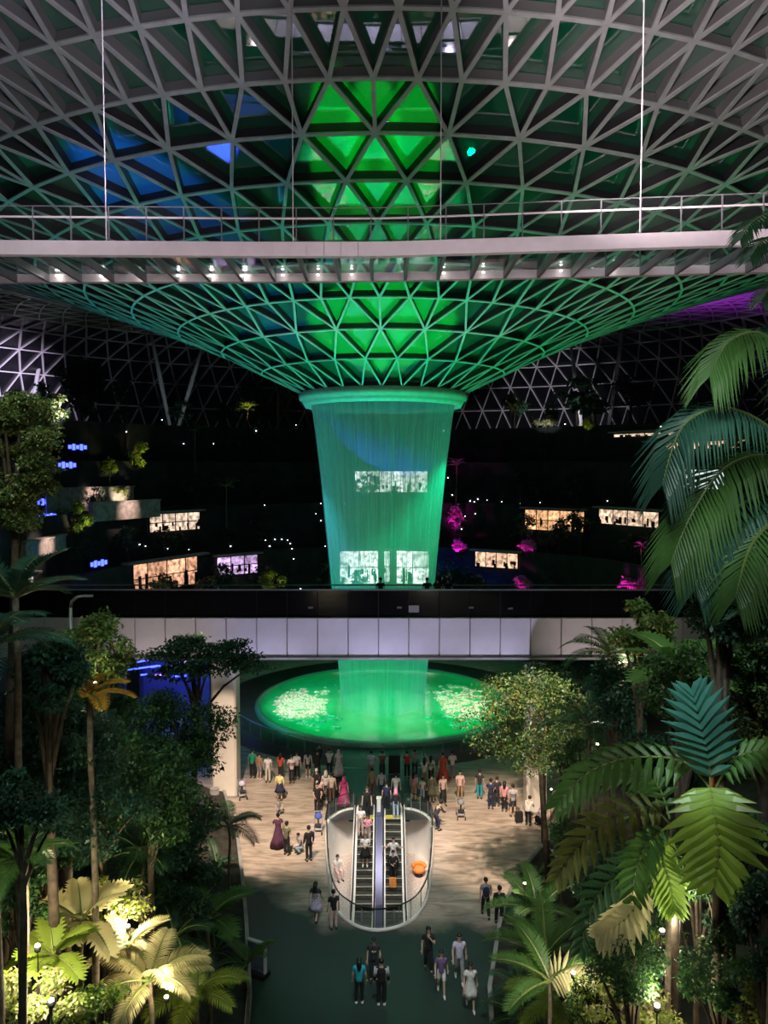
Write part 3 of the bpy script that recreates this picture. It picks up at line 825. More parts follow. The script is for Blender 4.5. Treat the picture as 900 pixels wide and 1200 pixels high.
solo('escalator_median', m, mat('violet_grey_metal', (.10, .10, .19), .35, .4), (-.265, 43, 0), 'violet grey metal strip between the two escalators', 'divider')
m = MB(); p = onz(444, 955); m.box((p.x, p.y, .5), (.22, .22, 1.0)); m.box((p.x, p.y, 1.02), (.28, .28, .06)); solo('marker_post', m, WHITEP, p, 'small white post at the head of the escalators', 'post')
spot('well_light', (-.3, 40, 6.5), (-.3, 42.5, -1), 1400, (1, .93, .85), 62, .7, .3)

# ------------------------------------------------------------------ people
CLO = {}
def cloth(name, c):
    k = 'cloth_' + name
    return mat(k, c, .8, 0, .18, 9)
CC = dict(black=(.012, .012, .014), white=(.72, .70, .70), cream=(.65, .58, .48), grey=(.26, .26, .28), lightgrey=(.42, .42, .45), navy=(.02, .025, .07), pink=(.75, .30, .38), palepink=(.75, .52, .5), red=(.55, .03, .04),
          redorange=(.65, .09, .05), green=(.03, .35, .2), teal=(.02, .36, .44), olive=(.14, .14, .09), purple=(.16, .10, .22), lavender=(.55, .5, .68), yellow=(.7, .6, .25), tan=(.4, .26, .15), brown=(.15, .08, .05), denim=(.40, .50, .62), blue=(.06, .1, .4), magenta=(.6, .06, .22), orange=(.8, .3, .06), plum=(.09, .03, .07), dark=(.03, .03, .04))
SK = [mat('skin_light', (.60, .40, .30), .55), mat('skin_tan', (.42, .25, .16), .55), mat('skin_brown', (.2, .11, .07), .55)]
HAIRM = mat('black_hair', (.012, .009, .008), .5); HAIRB = mat('blond_hair', (.45, .33, .18), .5); SHOEW = mat('shoe_white', (.75, .75, .75), .6); SHOEB = mat('shoe_black', (.02, .02, .02), .5)
SCARF = {}
def V3(*a): return Vector(a)
def joints(pose):
    J = dict(pel=V3(0, 0, .93), waist=V3(0, 0, 1.09), chest=V3(0, .005, 1.27), nb=V3(0, .0, 1.42), nk=V3(0, -.012, 1.49), h0=V3(0, -.025, 1.555), h1=V3(0, -.012, 1.615), h2=V3(0, .002, 1.675))
    for s, n in ((1, 'L'), (-1, 'R')):
        J['sh' + n] = V3(s * .175, .005, 1.385); J['el' + n] = V3(s * .235, .03, 1.11); J['wr' + n] = V3(s * .245, -.05, .87)
        J['hip' + n] = V3(s * .092, 0, .87); J['kn' + n] = V3(s * .10, -.015, .48); J['an' + n] = V3(s * .105, .02, .085); J['toe' + n] = V3(s * .12, -.15, .035)
    if pose in ('walk', 'walkbag'):
        J['knL'] = V3(.10, -.16, .50); J['anL'] = V3(.10, -.24, .09); J['toeL'] = V3(.11, -.41, .05)
        J['knR'] = V3(-.10, .03, .48); J['anR'] = V3(-.10, .27, .14); J['toeR'] = V3(-.11, .12, .04)
        J['elL'] = V3(.24, .12, 1.13); J['wrL'] = V3(.25, .10, .89); J['elR'] = V3(-.24, -.04, 1.12); J['wrR'] = V3(-.24, -.20, .92)
    if pose == 'phone':
        for s, n in ((1, 'L'), (-1, 'R')): J['el' + n] = V3(s * .22, -.20, 1.27); J['wr' + n] = V3(s * .07, -.34, 1.48)
    if pose == 'up':
        J['elR'] = V3(-.27, -.16, 1.52); J['wrR'] = V3(-.14, -.30, 1.70); J['elL'] = V3(.22, -.2, 1.3); J['wrL'] = V3(.08, -.34, 1.55)
    if pose == 'mouth':
        J['elL'] = V3(.22, -.16, 1.15); J['wrL'] = V3(.06, -.2, 1.38)
        J['knL'] = V3(.10, -.12, .50); J['anL'] = V3(.10, -.16, .09); J['toeL'] = V3(.11, -.33, .04)
        J['knR'] = V3(-.10, .02, .48); J['anR'] = V3(-.10, .17, .11); J['toeR'] = V3(-.11, .02, .04)
    if pose == 'hold':
        for s, n in ((1, 'L'), (-1, 'R')): J['el' + n] = V3(s * .25, -.02, 1.13); J['wr' + n] = V3(s * .08, -.22, 1.14 + .03 * s)
    if pose == 'push':
        for s, n in ((1, 'L'), (-1, 'R')): J['el' + n] = V3(s * .23, -.08, 1.14); J['wr' + n] = V3(s * .17, -.32, 1.06)
    if pose == 'spread':
        J['elL'] = V3(.34, -.06, 1.17); J['wrL'] = V3(.46, -.2, 1.30); J['elR'] = V3(-.36, -.04, 1.18); J['wrR'] = V3(-.50, -.18, 1.32)
    if pose in ('sit', 'crouch', 'bend'):
        dz, dy, lean = {'sit': (-.43, .12, -.10), 'crouch': (-.55, .15, -.22), 'bend': (-.06, .14, -.42)}[pose]
        for k in list(J):
            if k[:2] in ('kn', 'an', 'to'): continue
            b = J[k]; f = max(0, b.z - .93)
            drop = .0 if pose != 'bend' else -.12 * f
            J[k] = V3(b.x, b.y + dy + lean * f * 1.2, b.z + dz + drop * 1.5)
        for s, n in ((1, 'L'), (-1, 'R')):
            if pose == 'sit': J['kn' + n] = V3(s * .13, -.30, .50); J['an' + n] = V3(s * .12, -.26, .085); J['toe' + n] = V3(s * .13, -.43, .035)
            if pose == 'crouch': J['kn' + n] = V3(s * .16, -.24, .46); J['an' + n] = V3(s * .12, .02, .085); J['toe' + n] = V3(s * .13, -.15, .035)
            J['el' + n] = J['sh' + n] + V3(s * .05, -.12, -.24); J['wr' + n] = J['el' + n] + V3(-s * .06, -.2, -.06)
    return J
def skin_mesh(name, verts, edges_, radii, sub=1):
    me = bpy.data.meshes.new(name); me.from_pydata([tuple(v) for v in verts], edges_, [])
    o = bpy.data.objects.new(name, me); COL.objects.link(o)
    md = o.modifiers.new('skin', 'SKIN'); md.use_smooth_shade = True; md.branch_smoothing = .3
    for i, sv in enumerate(me.skin_vertices[0].data):
        sv.radius = (radii[i], radii[i]); sv.use_root = (i == 0)
    if sub:
        ss = o.modifiers.new('sub', 'SUBSURF'); ss.levels = sub
    dg = bpy.context.evaluated_depsgraph_get()
    out = bpy.data.meshes.new_from_object(o.evaluated_get(dg)); out.name = name
    bpy.data.objects.remove(o); bpy.data.meshes.remove(me)
    out.materials.clear(); out.materials.append(SK[0])
    return out
class SG:
    def __init__(s): s.v = []; s.e = []; s.r = []
    def p(s, co, r, par=None):
        s.v.append(Vector(co)); s.r.append(r)
        if par is not None: s.e.append((par, len(s.v) - 1))
        return len(s.v) - 1
PARTC = {}
def body_mesh(pose):
    k = ('body', pose)
    if k in PARTC: return PARTC[k]
    J = joints(pose); g = SG()
    pel = g.p(J['pel'], .125); wa = g.p(J['waist'], .112, pel); ch = g.p(J['chest'], .13, wa); nb = g.p(J['nb'], .07, ch)
    nk = g.p(J['nk'], .05, nb); h0 = g.p(J['h0'], .066, nk); h1 = g.p(J['h1'], .088, h0); g.p(J['h2'], .06, h1)
    for s, n in ((1, 'L'), (-1, 'R')):
        sh = g.p(J['sh' + n], .058, ch); el = g.p(J['el' + n], .042, sh); wr = g.p(J['wr' + n], .028, el)
        d = (J['wr' + n] - J['el' + n]).normalized(); side = d.cross(V3(0, 1, 0.3)).normalized() * s
        nrm = d.cross(side).normalized()
        palm = g.p(J['wr' + n] + d * .06, .032, wr)
        b = J['wr' + n] + d * .09
        for q, ln in ((-1.5, .062), (-.5, .078), (.5, .082), (1.5, .074)):
            f1 = g.p(b + side * q * .017 + d * ln * .5 + nrm * .006, .0095, palm); g.p(b + side * q * .019 + d * ln + nrm * .022, .0075, f1)
        t1 = g.p(J['wr' + n] + d * .045 + side * .048, .011, palm); g.p(J['wr' + n] + d * .085 + side * .062, .009, t1)
        hp = g.p(J['hip' + n], .088, pel); kn = g.p(J['kn' + n], .055, hp); mid = g.p(J['kn' + n].lerp(J['an' + n], .35) + V3(0, .015, 0), .054, kn); an = g.p(J['an' + n], .038, mid); g.p(J['toe' + n], .034, an)
    PARTC[k] = skin_mesh('person', g.v, g.e, g.r, 1)
    return PARTC[k]
def shirt_mesh(pose, long_):
    k = ('shirt', pose, long_)
    if k in PARTC: return PARTC[k]
    J = joints(pose); g = SG()
    a0 = g.p(J['pel'] + (J['pel'] - J['waist']) * .62, .158); a = g.p(J['pel'], .155, a0); b = g.p(J['waist'], .145, a); c = g.p(J['chest'], .156, b); g.p(J['nb'].lerp(J['chest'], .12), .085, c)
    for n in 'LR':
        sh = g.p(J['sh' + n], .079, c)
        if long_: el = g.p(J['el' + n], .058, sh); g.p(J['wr' + n].lerp(J['el' + n], .08), .042, el)
        else: g.p(J['sh' + n].lerp(J['el' + n], .62), .066, sh)
    PARTC[k] = skin_mesh('shirt', g.v, g.e, g.r, 1); return PARTC[k]
def trouser_mesh(pose, long_):
    k = ('trousers', pose, long_)
    if k in PARTC: return PARTC[k]
    J = joints(pose); g = SG()
    a = g.p(J['pel'], .142); b = g.p(J['pel'].lerp(J['waist'], 1.0), .128, a)
    for n in 'LR':
        hp = g.p(J['hip' + n], .106, a)
        if long_: kn = g.p(J['kn' + n], .075, hp); g.p(J['an' + n] + V3(0, 0, .03), .062, kn)
        else: g.p(J['hip' + n].lerp(J['kn' + n], .9), .09, hp)
    PARTC[k] = skin_mesh('trousers', g.v, g.e, g.r, 1); return PARTC[k]
def skirt_mesh(pose, hem, dress):
    k = ('skirt', pose, hem)
    if k in PARTC: return PARTC[k]
    J = joints(pose); m = MB(); dy = J['pel'].y
    n = 18; prof = [(.135, 1.10), (.16, .98), (.19, .85), (.20 + .25 * (.85 - hem) * .5, (.85 + hem) / 2), (.21 + .3 * (.85 - hem), hem), (.19 + .3 * (.85 - hem), hem + .01)]
    o = len(m.v)
    for i, (r, z) in enumerate(prof):
        for j in range(n):
            a_ = 2 * PI * j / n; rr_ = r * (1 + (.08 * math.sin(a_ * 6) if z < .8 else 0))
            m.v.append((rr_ * math.cos(a_), dy + rr_ * .85 * math.sin(a_), z))
    for i in range(len(prof) - 1):
        for j in range(n): m.f.append((i * n + j, i * n + (j + 1) % n, (i + 1) * n + (j + 1) % n, (i + 1) * n + j)); m.mi.append(0)
    PARTC[k] = m.mesh('skirt', SK[0], True); return PARTC[k]
def hair_mesh(pose, style):
    k = ('hair', pose, style)
    if k in PARTC: return PARTC[k]
    J = joints(pose); c = J['h1'] + V3(0, .012, .022); m = MB()
    m.ball(c, (.098, .112, .106), 12, 9)
    keep = [f for f in m.f if not (sum(m.v[i][1] for i in f) / len(f) < c.y - .035 and sum(m.v[i][2] for i in f) / len(f) < c.z + .035) and not (style != 'long' and sum(m.v[i][2] for i in f) / len(f) < c.z - .06)]
    m.f = keep; m.mi = [0] * len(keep)
    if style == 'long':
        m.tube([c + V3(0, .055, .03), c + V3(0, .085, -.08), c + V3(0, .10, -.22), c + V3(0, .09, -.36)], [.085, .092, .085, .04], 8)
    if style == 'bun': m.ball(c + V3(0, .09, .08), .05, 8, 5)
    if style == 'scarf':
        m.tube([c + V3(0, .03, .0), c + V3(0, .03, -.13), c + V3(0, .01, -.24)], [.10, .10, .17], 10)
    if style == 'cap': m.frame(c + V3(0, -.14, .03), V3(.07, 0, 0), V3(0, .06, -.015), V3(0, 0, .008))
    PARTC[k] = m.mesh('hair', HAIRM, True); return PARTC[k]
def shoe_mesh(pose, n):
    k = ('shoe', pose, n)
    if k in PARTC: return PARTC[k]
    J = joints(pose); a, t = J['an' + n], J['toe' + n]; m = MB()
    m.tube([a + V3(0, .05, -.045), a + V3(0, .0, -.03), t.lerp(a, .3) + V3(0, 0, -.0), t + V3(0, -.03, 0)], [.038, .052, .045, .026], 8)
    PARTC[k] = m.mesh('shoe', SHOEB, True); return PARTC[k]
def eye_mesh(pose):
    k = ('eye', pose)
    if k in PARTC: return PARTC[k]
    J = joints(pose); out = []
    for s in (-1, 1):
        m = MB(); m.ball(J['h1'] + V3(s * .03, -.083, -.002), (.013, .008, .009), 6, 4); out.append(m.mesh('eye', HAIRM, True))
    m = MB(); c = J['h1'] + V3(0, -.09, -.035); m.add([c + V3(0, .01, .035), c + V3(-.014, .012, -.012), c + V3(0, -.016, -.01), c + V3(.014, .012, -.012)], [(0, 1, 2), (0, 2, 3), (1, 3, 2), (0, 3, 1)]); out.append(m.mesh('nose', SK[0], True))
    m = MB(); m.ball(J['h1'] + V3(0, -.076, -.068), (.024, .012, .007), 6, 4); out.append(m.mesh('mouth', mat('lips', (.4, .14, .12), .5), True))
    for s in (-1, 1):
        m = MB(); m.ball(J['h1'] + V3(s * .09, .0, -.015), (.012, .02, .03), 6, 4); out.append(m.mesh('ear', SK[0], True))
    PARTC[k] = out; return out
def omat(o, m_):
    if not o.data.materials: return o
    o.material_slots[0].link = 'OBJECT'; o.material_slots[0].material = m_; return o
def person(px, py, label, top='white', bottom='black', rz=0, pose='stand', h=1.68, lower='trousers', long_=None, hair='short', skin=0, shoe=None, hairm=None, face=None, z=0.0, where=None, stripes=None, pack=None, lsleeve=False, prints=False, sleeves=None):
    loc = where if where is not None else onz(px, py, z)
    s = 1.05 * h / 1.68
    b = link('person', body_mesh(pose)); tag(b, label, 'person')
    b.location = loc; b.rotation_euler = (0, 0, R(rz)); b.scale = (s, s, s)
    omat(b, SK[skin])
    def kid(name, me, m_):
        o = link(name, me, b); omat(o, m_); return o
    kid('shirt', shirt_mesh(pose, lsleeve), cloth(top, CC[top]))
    if lower in ('trousers', 'shorts'): kid(lower, trouser_mesh(pose, lower == 'trousers'), cloth(bottom, CC[bottom]))
    elif lower == 'skirt': kid('skirt', skirt_mesh(pose, .52, False), cloth(bottom, CC[bottom]))
    elif lower == 'dress': kid('skirt', skirt_mesh(pose, .48, True), cloth(top, CC[top]))
    elif lower == 'gown': kid('skirt', skirt_mesh(pose, .12, True), cloth(top, CC[top]))
    kid('hair', hair_mesh(pose, hair), hairm or HAIRM)
    for n in 'LR': kid('shoe', shoe_mesh(pose, n), SHOEW if shoe == 'white' else SHOEB)
    if face if face is not None else abs(rz) < 100:
        e = eye_mesh(pose)
        for i, nm in ((0, 'eye'), (1, 'eye'), (2, 'nose'), (3, 'mouth'), (4, 'ear'), (5, 'ear')):
            o = link(nm, e[i], b)
            if nm in ('nose', 'ear'): omat(o, SK[skin])
    J = joints(pose)
    if stripes:
        for q in range(3):
            m = MB(); c = J['chest'] + V3(0, 0, -.02 - q * .07); m.lathe([(.162, -.014), (.166, 0), (.162, .014)], 14, c); o = link('stripe', m.mesh('stripe', cloth(stripes, CC[stripes]), True), b)
    if pack:
        m = MB(); c = J['chest'] + V3(0, .20, -.05); m.ball(c, (.15, .09, .22), 10, 7); link('backpack', m.mesh('backpack', cloth(pack, CC[pack]), True), b)
    if prints:
        m = MB(); c = J['chest'] + V3(0, -.150, -.03)
        for q in (-.06, 0, .06):
            m.frame(c + V3(q, .006 * abs(q) * 10, 0), V3(.006, 0, 0), V3(0, .008, 0), V3(0, 0, .035)); m.frame(c + V3(q + .018, .006 * abs(q) * 10, .028), V3(.015, 0, 0), V3(0, .008, 0), V3(0, 0, .006)); m.frame(c + V3(q + .018, .006 * abs(q) * 10, -.002), V3(.012, 0, 0), V3(0, .008, 0), V3(0, 0, .006))
        link('print', m.mesh('print', cloth('white', CC['white'])), b)
    if sleeves:
        for n in 'LR':
            m = MB(); m.tube([J['sh' + n] + V3(0, 0, .02), J['sh' + n].lerp(J['el' + n], .5), J['el' + n]], [.088, .078, .066], 10); link('sleeve', m.mesh('sleeve', cloth(sleeves, CC[sleeves]), True), b)
    return b
def stroller(px, py, label, rz=0, hood='navy'):
    p = onz(px, py); t = thing('stroller', p, label, 'stroller', None, None, R(rz))
    ORIG[t.name] = (0, 0, 0)
    m = MB()
    for s in (-1, 1):
        m.tube([(s * .22, .38, 1.02), (s * .22, .1, .55), (s * .22, -.35, .12)], .015, 5); m.tube([(s * .22, -.05, .62), (s * .24, .28, .1)], .015, 5)
    m.tube([(-.22, .38, 1.02), (.22, .38, 1.02)], .018, 5); m.build('frame', GREY, t)
    for s in (-1, 1):
        for y in (-.36, .28): m = MB(); m.tube([(s * .22 - .03, y, .1), (s * .22 + .03, y, .1)], .1, 10); m.build('wheel', DARK, t)
    m = MB(); m.beam((0, .12, .85), (0, .0, .45), .36, .06, (1, 0, 0)); m.beam((0, .0, .45), (0, -.25, .45), .36, .07); m.build('seat', cloth('dark', CC['dark']), t)
    m = MB(); m.ball((0, .06, .86), (.22, .26, .20), 10, 6); m.v = [(x, y, max(z, .80)) for x, y, z in m.v]; m.build('hood', cloth(hood, CC[hood]), t, True)
    m = MB(); m.box((0, .05, .25), (.36, .4, .14)); m.build('basket', cloth('lightgrey', CC['lightgrey']), t)
    return t
def suitcase(px, py, label, color='black', rz=0, h=.62, where=None):
    p = where if where is not None else onz(px, py); t = thing('suitcase', p, label, 'suitcase', None, None, R(rz)); ORIG[t.name] = (0, 0, 0)
    m = MB(); w_, d_ = .42, .25; c_ = .04
    oc = [(-w_ / 2 + c_, -d_ / 2), (w_ / 2 - c_, -d_ / 2), (w_ / 2, -d_ / 2 + c_), (w_ / 2, d_ / 2 - c_), (w_ / 2 - c_, d_ / 2), (-w_ / 2 + c_, d_ / 2), (-w_ / 2, d_ / 2 - c_), (-w_ / 2, -d_ / 2 + c_)]
    m.prism(oc, .06, h); m.build('shell', cloth(color, CC[color]), t)
    m = MB(); m.tube([(-.1, .08, h), (-.1, .08, h + .35), (.1, .08, h + .35), (.1, .08, h)], .012, 5); m.build('handle', GREY, t)
    for x in (-.15, .15):
        for y in (-.08, .08): m = MB(); m.tube([(x - .015, y, .035), (x + .015, y, .035)], .035, 8); m.build('wheel', DARK, t)
    return t

# along the pool railing, left
person(296, 912, 'tall person in a green jacket standing near the cream column', 'green', 'black', 170, 'stand', 1.82, lsleeve=True)
person(304, 914, 'person in tan top and grey shorts beside the green jacket', 'tan', 'grey', 150, lower='shorts', shoe='white')
person(314, 917, 'person all in white with white trousers near the left pool railing', 'white', 'cream', 180, h=1.7)
person(329, 914, 'person in bright orange top leaning at the pool railing', 'redorange', 'dark', 160, 'hold', hair='long')
person(342, 918, 'man in striped red and white top with black trousers at the railing', 'white', 'black', 190, 'hold', 1.76, stripes='red')
person(348, 913, 'person in plain white top half hidden beside the striped man', 'white', 'black', 175, hair='bun')
person(361, 911, 'woman in pale grey top and black shorts watching the pool', 'lightgrey', 'black', 180, lower='shorts', hair='long', shoe='white')
person(372, 914, 'tall man all in black raising a phone at the railing', 'black', 'black', 180, 'up', 1.85, lsleeve=True)
person(386, 909, 'person in white shirt and black trousers left of the green reflection', 'white', 'black', 180, 'phone')
person(397, 910, 'person in a white head covering and white tunic by the railing', 'white', 'white', 180, lower='gown', hair='scarf', hairm=cloth('white', CC['white']))
person(328, 938, 'woman in a yellow top and dark skirt facing away on the plaza', 'yellow', 'navy', 175, lower='skirt', hair='bun', lsleeve=True)
person(327, 954, 'child in grey crouching behind the yellow topped woman', 'grey', 'lightgrey', 20, 'crouch', 1.35)
person(371, 935, 'person in black with white cap beside the left balustrade', 'black', 'black', 190, hair='cap', hairm=cloth('white', CC['white']))
person(375, 944, 'person in pale pink top in the huddle left of the escalators', 'palepink', 'dark', 160, hair='long')
person(382, 937, 'person with white hooded back in the huddle left of the escalators', 'white', 'dark', 180, hair='scarf', hairm=cloth('cream', CC['cream']))
person(389, 940, 'person in cream shirt and brown trousers in the left huddle', 'cream', 'brown', 170)
person(403, 945, 'woman in a magenta patterned dress at the left end of the balustrade', 'magenta', 'magenta', 180, lower='gown', hair='scarf', hairm=cloth('magenta', CC['magenta']))
person(372, 953, 'person in black standing over the blue hooded stroller', 'black', 'black', 10, 'push')
stroller(373, 975, 'stroller with blue hood beside the left balustrade', 0, 'blue')
stroller(284, 935, 'stroller with pale hood standing at the foot of the cream column', 20, 'lavender')
person(326, 993, 'woman in plum dress with one arm raised on the left plaza', 'plum', 'plum', 200, 'mouth', 1.72, lower='gown', hair='bun')
person(336, 1002, 'man in olive shirt and black trousers holding a pale bag', 'olive', 'black', 150, 'hold', 1.66)
person(350, 1000, 'child crouching between two adults on the left plaza', 'grey', 'denim', -60, 'crouch', 1.5)
person(362, 1009, 'man in black with a small white shoulder mark on the left plaza', 'black', 'black', -150, 'stand', 1.72, lsleeve=True)
# in the middle, beyond the escalators
person(435, 912, 'person in violet top by the green lit railing', 'lavender', 'tan', 180, 'hold')
person(448, 912, 'person in brown top close to the black cabinet', 'brown', 'dark', 180, 'phone')
person(436, 934, 'person in tan shirt and trousers behind the escalators', 'tan', 'brown', 175)
person(447, 936, 'person in pale grey shirt carrying a tote behind the escalators', 'lightgrey', 'dark', 180)
person(464, 941, 'person in white shirt with dark sling and black trousers', 'white', 'black', 180, 'stand', 1.72, hair='bun')
person(453, 951, 'man in dark navy clothes stepping toward the right escalator', 'navy', 'black', 180)
person(477, 912, 'person in red top and black trousers at the centre railing', 'red', 'black', 180, 'hold')
person(486, 910, 'person in grey top beside the red top at the railing', 'grey', 'dark', 175, 'phone')
person(497, 921, 'woman in white top and beige trousers lifting a phone', 'white', 'tan', 180, 'up', hair='long')
person(505, 918, 'person with dark hair in a white and black top near the right railing', 'white', 'black', 160, hair='long', stripes='black')
person(519, 915, 'woman in a long orange red dress at the right end of the railing', 'redorange', 'redorange', 180, 'stand', 1.72, lower='gown', hair='bun')
person(530, 912, 'man in white shirt and grey trousers beside the orange red dress', 'white', 'grey', 185, 'hold')
person(485, 938, 'woman in pink blouse at the top right of the escalators', 'pink', 'tan', 150, hair='long')
person(495, 937, 'child in a white tee near the right balustrade', 'white', 'denim', 160, h=1.25)
person(506, 941, 'person in loose olive coat beside the right balustrade', 'olive', 'olive', 200, lower='dress', lsleeve=True)
person(519, 942, 'woman in pink shirt and black trousers walking on the right', 'palepink', 'black', 10, 'walk', hair='long')
person(539, 938, 'man in a pale pink shirt pushing a stroller', 'palepink', 'tan', 0, 'push', 1.72)
stroller(540, 958, 'dark stroller pushed across the right plaza', 0, 'grey')
person(513, 973, 'man in dark clothes leaning on the right balustrade', 'dark', 'navy', 120, 'bend', 1.72, lsleeve=True)
person(562, 936, 'person in dark teal clothes under the leafy round tree', 'dark', 'teal', 170)
person(575, 948, 'man in navy shirt and navy trousers, left of the pink top', 'navy', 'navy', 175, 'hold', 1.7)
person(582, 945, 'person in dark coat tucked behind the navy man', 'dark', 'dark', 185, lsleeve=True)
person(591, 951, 'woman in bright pink top and black trousers under the tree', 'pink', 'black', 160, hair='long')
person(601, 957, 'man in grey striped shirt and dark shorts facing away', 'lightgrey', 'dark', 180, 'stand', 1.78, lower='shorts', stripes='grey')
suitcase(608, 964, 'upright black suitcase beside the man in shorts', 'black', 10)
person(619, 967, 'person in white top leaning near the cream column base', 'white', 'black', 150, 'bend')
person(634, 969, 'person in white hooded top sitting on dark luggage', 'white', 'black', 200, 'sit', lsleeve=True, hair='scarf', hairm=cloth('white', CC['white']))
q = onz(634, 969); suitcase(0, 0, 'large dark suitcase used as a seat near the right column', 'dark', 0, .42, Vector((q.x, q.y + .3, 0)))
# on the escalators
def esc(X, Y): return Vector((X, Y, esc_z(Y) + .03))
person(0, 0, 'man in black tee stepping off the head of the left escalator', 'black', 'black', 0, where=esc(-.98, 43.0), h=1.74)
person(0, 0, 'woman in white top high on the left escalator', 'white', 'palepink', 0, 'hold', where=esc(-1.3, 41.9), hair='long')
person(0, 0, 'woman in pink top beside the white top on the left escalator', 'pink', 'cream', 0, 'hold', where=esc(-.9, 41.5), hair='long', h=1.6)
person(0, 0, 'person in white tee and black skirt with white boots on the left escalator', 'white', 'black', 0, 'hold', where=esc(-1.02, 40.4), lower='skirt', hair='long', shoe='white', hairm=mat('brown_hair', (.12, .06, .03), .5))
person(0, 0, 'woman in pink headscarf and pale jeans at the head of the right escalator', 'dark', 'denim', 180, where=esc(.68, 42.9), hair='scarf', hairm=cloth('pink', CC['pink']), shoe='white', lsleeve=True)
person(0, 0, 'person in white dress spreading both arms on the right escalator', 'white', 'white', 0, 'spread', where=esc(.5, 40.2), hair='bun', lower='dress')
person(0, 0, 'person in black clothes holding an orange bag on the right escalator', 'black', 'black', 0, 'hold', where=esc(.48, 39.5), shoe='white', lsleeve=True, h=1.72)
q = esc(.46, 39.1); b = thing('shopping_bag', q + Vector((0, 0, .32)), 'orange paper bag held on the right escalator', 'bag'); ORIG[b.name] = (0, 0, 0)
m = MB(); m.box((0, 0, .24), (.36, .16, .48)); m.build('bag_body', cloth('orange', CC['orange']), b); m = MB(); m.tube([(-.1, 0, .48), (-.09, 0, .62), (.09, 0, .62), (.1, 0, .48)], .012, 5); m.build('handle', DARK, b)
# lower level seen through the opening
q = onz(396, 1030, LOW); person(0, 0, 'person in white sitting on the lower level left of the escalators', 'white', 'palepink', 30, 'sit', where=q)
m = MB(); m.tube([(q.x, q.y + .12, LOW), (q.x, q.y + .12, LOW + .42)], .2, 10); solo('round_stool', m, WHITEP, (q.x, q.y + .12, LOW), 'white stool under the seated person on the lower level', 'stool')
q = onz(491, 1026, LOW); t = thing('lounge_chair', q, 'rounded orange chair on the lower level right of the escalators', 'chair'); ORIG[t.name] = (0, 0, 0)
OR = mat('orange_fabric', (.75, .24, .05), .7, 0, .1, 5)
m = MB(); m.ball((0, 0, .35), (.36, .34, .2), 14, 8); m.build('seat', OR, t, True)
m = MB(); m.tube([(.32 * math.cos(R(a)), .30 * math.sin(R(a)), .55) for a in range(-20, 201, 20)], [.08] + [.12] * 10 + [.08], 8); m.build('backrest', OR, t, True)
m = MB(); m.tube([(0, 0, 0), (0, 0, .2)], [.25, .2], 10); m.build('base', DARK, t)
# people in the foreground and on the right
person(370, 1079, 'woman in striped top and plaid skirt walking left of the oval opening', 'dark', 'lavender', 165, 'walk', 1.66, lower='skirt', hair='long', stripes='white')
person(391, 1089, 'woman in black top and dusty pink trousers by the balustrade', 'black', 'palepink', -160, 'stand', 1.66, hair='bun')
person(569, 1075, 'man in grey shirt with dark backpack facing away on the right', 'grey', 'black', 180, 'walk', 1.7, pack='navy')
person(585, 1086, 'man in black seen from behind, beside the backpack wearer', 'black', 'black', 180, 'walk', 1.72, lsleeve=True)
person(502, 1138, 'woman in black with one hand at her mouth walking toward the viewer', 'black', 'black', 0, 'mouth', 1.7, hair='long')
person(517, 1164, 'boy in purple grey tee and white shorts walking toward the viewer', 'purple', 'white', 0, 'walk', 1.58, lower='shorts', shoe='white')
person(538, 1149, 'man in lavender shirt and grey trousers walking behind the boy', 'lavender', 'grey', 0, 'walk', 1.76, shoe='white')
person(551, 1181, 'girl in a white short dress walking at the front right of the family', 'white', 'white', 0, 'walk', 1.62, lower='dress', hair='long', shoe='white')
person(438, 1150, 'person in black cap and white printed dark top between two friends', 'dark', 'dark', 0, 'stand', 1.66, hair='cap', prints=True)
person(421, 1176, 'woman in teal top with long black hair standing in the dark front area', 'teal', 'black', 180, 'stand', 1.66, hair='long', shoe='white')
person(447, 1178, 'man in black jacket with pale sleeves standing beside the teal top', 'black', 'black', 180, 'stand', 1.68, shoe='white', lsleeve=True, sleeves='lightgrey')
# heads behind the parapet of the viaduct
for (px, lab) in ((446, 'dark silhouette of a person alone behind the bridge parapet'), (500, 'dark silhouette behind the parapet, left one of a close pair'), (512, 'dark silhouette behind the parapet, right one of a close pair'), (524, 'small dark silhouette behind the parapet nearest the magenta lights')):
    c = at(px, 692, VY + 4.2); person(0, 0, lab, 'black', 'black', 180, where=Vector((c.x, VY + 3.6, zt - .05)), h=1.68 + zp - zt - 1.5)

# black cabinet at the pool railing, bin near the column, kiosk in the planting
p = onz(462, 906); t = thing('speaker_cabinet', p, 'tall black cabinet standing at the pool railing', 'cabinet'); ORIG[t.name] = (0, 0, 0)
m = MB(); m.box((0, 0, .68), (.75, .5, 1.2)); m.build('body', DARK, t); m = MB(); m.box((0, -.26, .72), (.62, .03, 1.0)); m.build('front_grille', mat('grille', (.03, .03, .03), .8, 0, .3, 40), t); m = MB(); m.box((0, 0, .04), (.8, .55, .08)); m.build('plinth', GREY, t)
p = onz(257, 932); t = thing('litter_bin', p + Vector((-.1, -.85, 0)), 'round grey bin standing at the foot of the cream column', 'bin'); ORIG[t.name] = (0, 0, 0)
m = MB(); m.lathe([(.01, 0), (.26, 0), (.28, .05), (.28, .8), (.24, .82), (.22, .78), (.01, .76)], 16); m.build('drum', CONC, t, True); m = MB(); m.lathe([(.285, .74), (.3, .77), (.285, .8)], 16); m.build('band', GREY, t)
